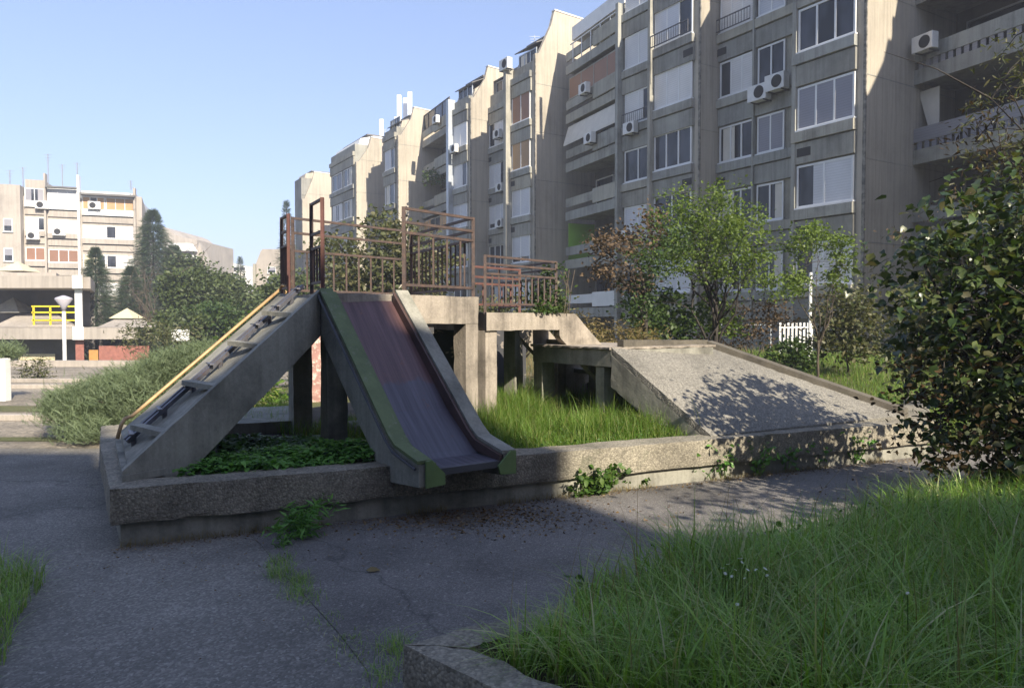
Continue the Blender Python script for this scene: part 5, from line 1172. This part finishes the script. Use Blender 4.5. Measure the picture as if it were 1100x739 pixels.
# left background
GT='leafy trees before the distant buildings'
def far(label,px,py,Z,R,H,n,lm='fargreen',ls=.24):
    b=gp(px,Z); b.z=gh(b.x,b.y)
    c=W(px,py,Z); lobes=[((c.x+random.uniform(-.55,.55)*R,c.y+random.uniform(-.5,.5)*R,c.z+random.uniform(-.5,.5)*H),(R*random.uniform(.4,.62),R*.55,H*random.uniform(.38,.6))) for _ in range(8)]
    return tree('round_tree',label,tuple(b),lobes,.2,T_DIA,ls,int(n*1.6),26,.055*R+.26,lm,group=GT,shell=.45)
far('large round green tree right of the far left block',203,322,46,1.9,2.0,330); far('large dense green tree in the middle of the far tree group',234,322,50,2.1,2.0,330); far('green tree with a lighter crown low before the far group',225,345,42,1.8,.9,220,'midgreen')
far('green tree behind the stair at the right of the far group',258,325,52,1.6,1.9,240); far('low green tree at the foot of the far group',195,350,40,1.2,.7,160); far('green tree filling the gap by the handrail',285,325,48,1.5,1.2,150); far('low green tree left of the railings at the horizon',330,322,40,2.0,1.7,200)
far('smaller green tree below the distant white block',300,335,44,2.0,1.2,150); far('distant green tree crown above the group',200,290,62,1.3,1.3,110); 
for px,py,Z,R,H in ((20,362,90,6,2),(120,350,95,6,2.5),(240,345,110,8,3),(300,340,90,5,3),(470,345,100,8,4)): far('far off tree mass on the horizon between the buildings',px,py,Z,R,H,120,'fargreen',.6)
conifer('tall dark conifer right of the far left block',(gp(166,66).x,66,-2.2),zL(228,66)+2.2,4.6,n=9000,ls=.8)
conifer('dark spreading conifer beside the tall one',(gp(188,68).x,68,-2.2),zL(266,68)+2.2,4.0,n=8000,ls=.8)
conifer('dark conifer in front of the left block beside the low building',(gp(104,52).x,52,-2.2),zL(268,52)+2.2,2.5,n=8000,ls=.55)
conifer('bluish broad conifer in front of the end wall of the left block',(gp(142,54).x,54,-2.2),zL(288,54)+2.2,3.3,n=9000,ls=.55)
conifer('small conifer tip rising above the far tree group',(gp(259,80).x,80,-2.2),zL(277,80)+2.2,1.7,n=2500,ls=.5)
conifer('dark conifer tip left of the tower railings',(gp(309,60).x,60,-2.2),zL(217,60)+2.2,1.5,n=3500,ls=.5)
# bare twiggy tree
bt_=thing('bare_tree',(gp(165,50).x,50,-2.2),'leafless twiggy tree in front of the end wall of the left block','tree'); m=MB()
tp=[tuple(W(155+random.uniform(-14,22),300+random.uniform(-18,30),50)) for _ in range(16)]; limbs(m,(gp(165,50).x,50,-2.2),tp,.09,seed=5); m.build('trunk',MT['bark'],bt_)
# junipers
GJ='low junipers along the left path'
def junip(label,lobes,n,base):
    t=thing('juniper',base,label,'juniper',GJ); C,P=lobes_pts(lobes,int(n*2.6),16,.09,.4); P=P[P[:,2]>.05]
    dr=RNG.normal(size=(len(P),3))*.6; dr[:,2]=.55+.35*dr[:,2]; dr[:,0]+=-.25
    scatter('foliage',T_SPRAY,P,RNG.uniform(.06,.12,len(P)),MT['juniper'],t,dirs=dr)
    m=MB()
    for i in range(12):
        e_=Vector(tuple(C[random.randrange(len(C))])); b=Vector(base); m.tube([b,b.lerp(e_,.5)+Vector((0,0,.1)),e_],[.03,.02,.008],5)
    m.build('branch',MT['bark'],t)
junip('broad low juniper at the left end of the row beside the stair',[Lb(90,440,10.2,.45,.7,.28),Lb(118,428,10.6,.5,.7,.24),Lb(85,432,10.8,.36,.6,.16),Lb(105,464,9.7,.40,.5,.20)],340,(-5.8,10.2,0))
junip('taller juniper right behind the stair handrail',[Lb(150,412,10.6,.45,.8,.24),Lb(180,402,11,.42,.7,.28),Lb(200,392,11.2,.35,.6,.24),Lb(140,435,10,.4,.6,.35),Lb(212,384,11.4,.22,.4,.2)],380,(-5.0,10.6,0))
junip('background juniper behind the first two with paler tips',[Lb(130,412,13,.5,.9,.15),Lb(185,395,13,.5,.8,.2),Lb(228,385,13,.4,.8,.25)],240,(-6.0,13.0,0))
junip('juniper spilling over the pale block at the left edge',[Lb(-4,380,15.1,.5,.4,.18),Lb(6,376,15.1,.3,.3,.12)],60,(-10.6,15.1,.8))
shrub('dry_shrub','small olive bush beside the sunny path at the left',(gp(38,20).x,20,0),[Lb(38,398,20,.4,.4,.45),Lb(34,408,20,.35,.4,.3)],T_NARROW,.14,70,9,.14,'olive')
shrub('pale_shrub','light weedy shrub before the white notice board',(gp(150,30).x,30,-1),[Lb(165,355,30,1.0,.8,.5),Lb(190,362,28,.9,.8,.45),Lb(150,365,28,.8,.8,.4)],T_NARROW,.22,120,9,.25,'olive')
shrub('green_shrub','weedy growth under the stair lit by the sun',(gp(285,11.6).x,11.6,.3),[Lb(283,425,11.6,.32,.5,.3),Lb(295,438,11.4,.28,.5,.2)],T_NARROW,.12,110,10,.1,'sungrass')
# balcony plants
bp_=thing('balcony_plants',(gp(462,57).x,57,zwin(4)),'potted plants trailing over a balcony of the stepped row','plant'); P=np.array([tuple(W(455+RNG.uniform(0,28),190+RNG.normal(0,4),56.4-RNG.uniform(0,1.5))) for _ in range(420)]); scatter('foliage',T_LEAF,P,.22,MT['midgreen'],bp_)
# --- white fence and pole behind
wf=thing('picket_fence',(gp(850,24).x,24,.5),'white picket fence at the foot of the apartment row','fence'); m=MB()
a_=gp(838,23.5);b_=gp(872,24.5)
for i in range(9): p=a_.lerp(b_,i/8); m.box(p.x-.03,p.x+.03,p.y-.015,p.y+.015,.35,1.55)
m.bar(a_+Vector((0,.03,1.4)),b_+Vector((0,.03,1.4)),.04); m.bar(a_+Vector((0,.03,.7)),b_+Vector((0,.03,.7)),.04); m.build('slat_panel',MT['white'],wf)
wf=thing('picket_fence',(gp(800,24).x,24,.5),'pale fence stretch behind the rust brown bush','fence'); m=MB()
a_=gp(775,26);b_=gp(828,24)
for i in range(26): p=a_.lerp(b_,i/25); m.box(p.x-.02,p.x+.02,p.y-.015,p.y+.015,.3,1.5)
m.bar(a_+Vector((0,.03,1.4)),b_+Vector((0,.03,1.4)),.04); m.build('slat_panel',MT['zinc'],wf)
p=gp(870,20); m=MB(); m.tube([(p.x,p.y,.2),(p.x,p.y,cz(293,20))],.045,8); o=m.build('white_pole',MT['white'],origin=(p.x,p.y,.2)); tag(o,'plain white metal pole in front of the nearest apartment bay','pole')
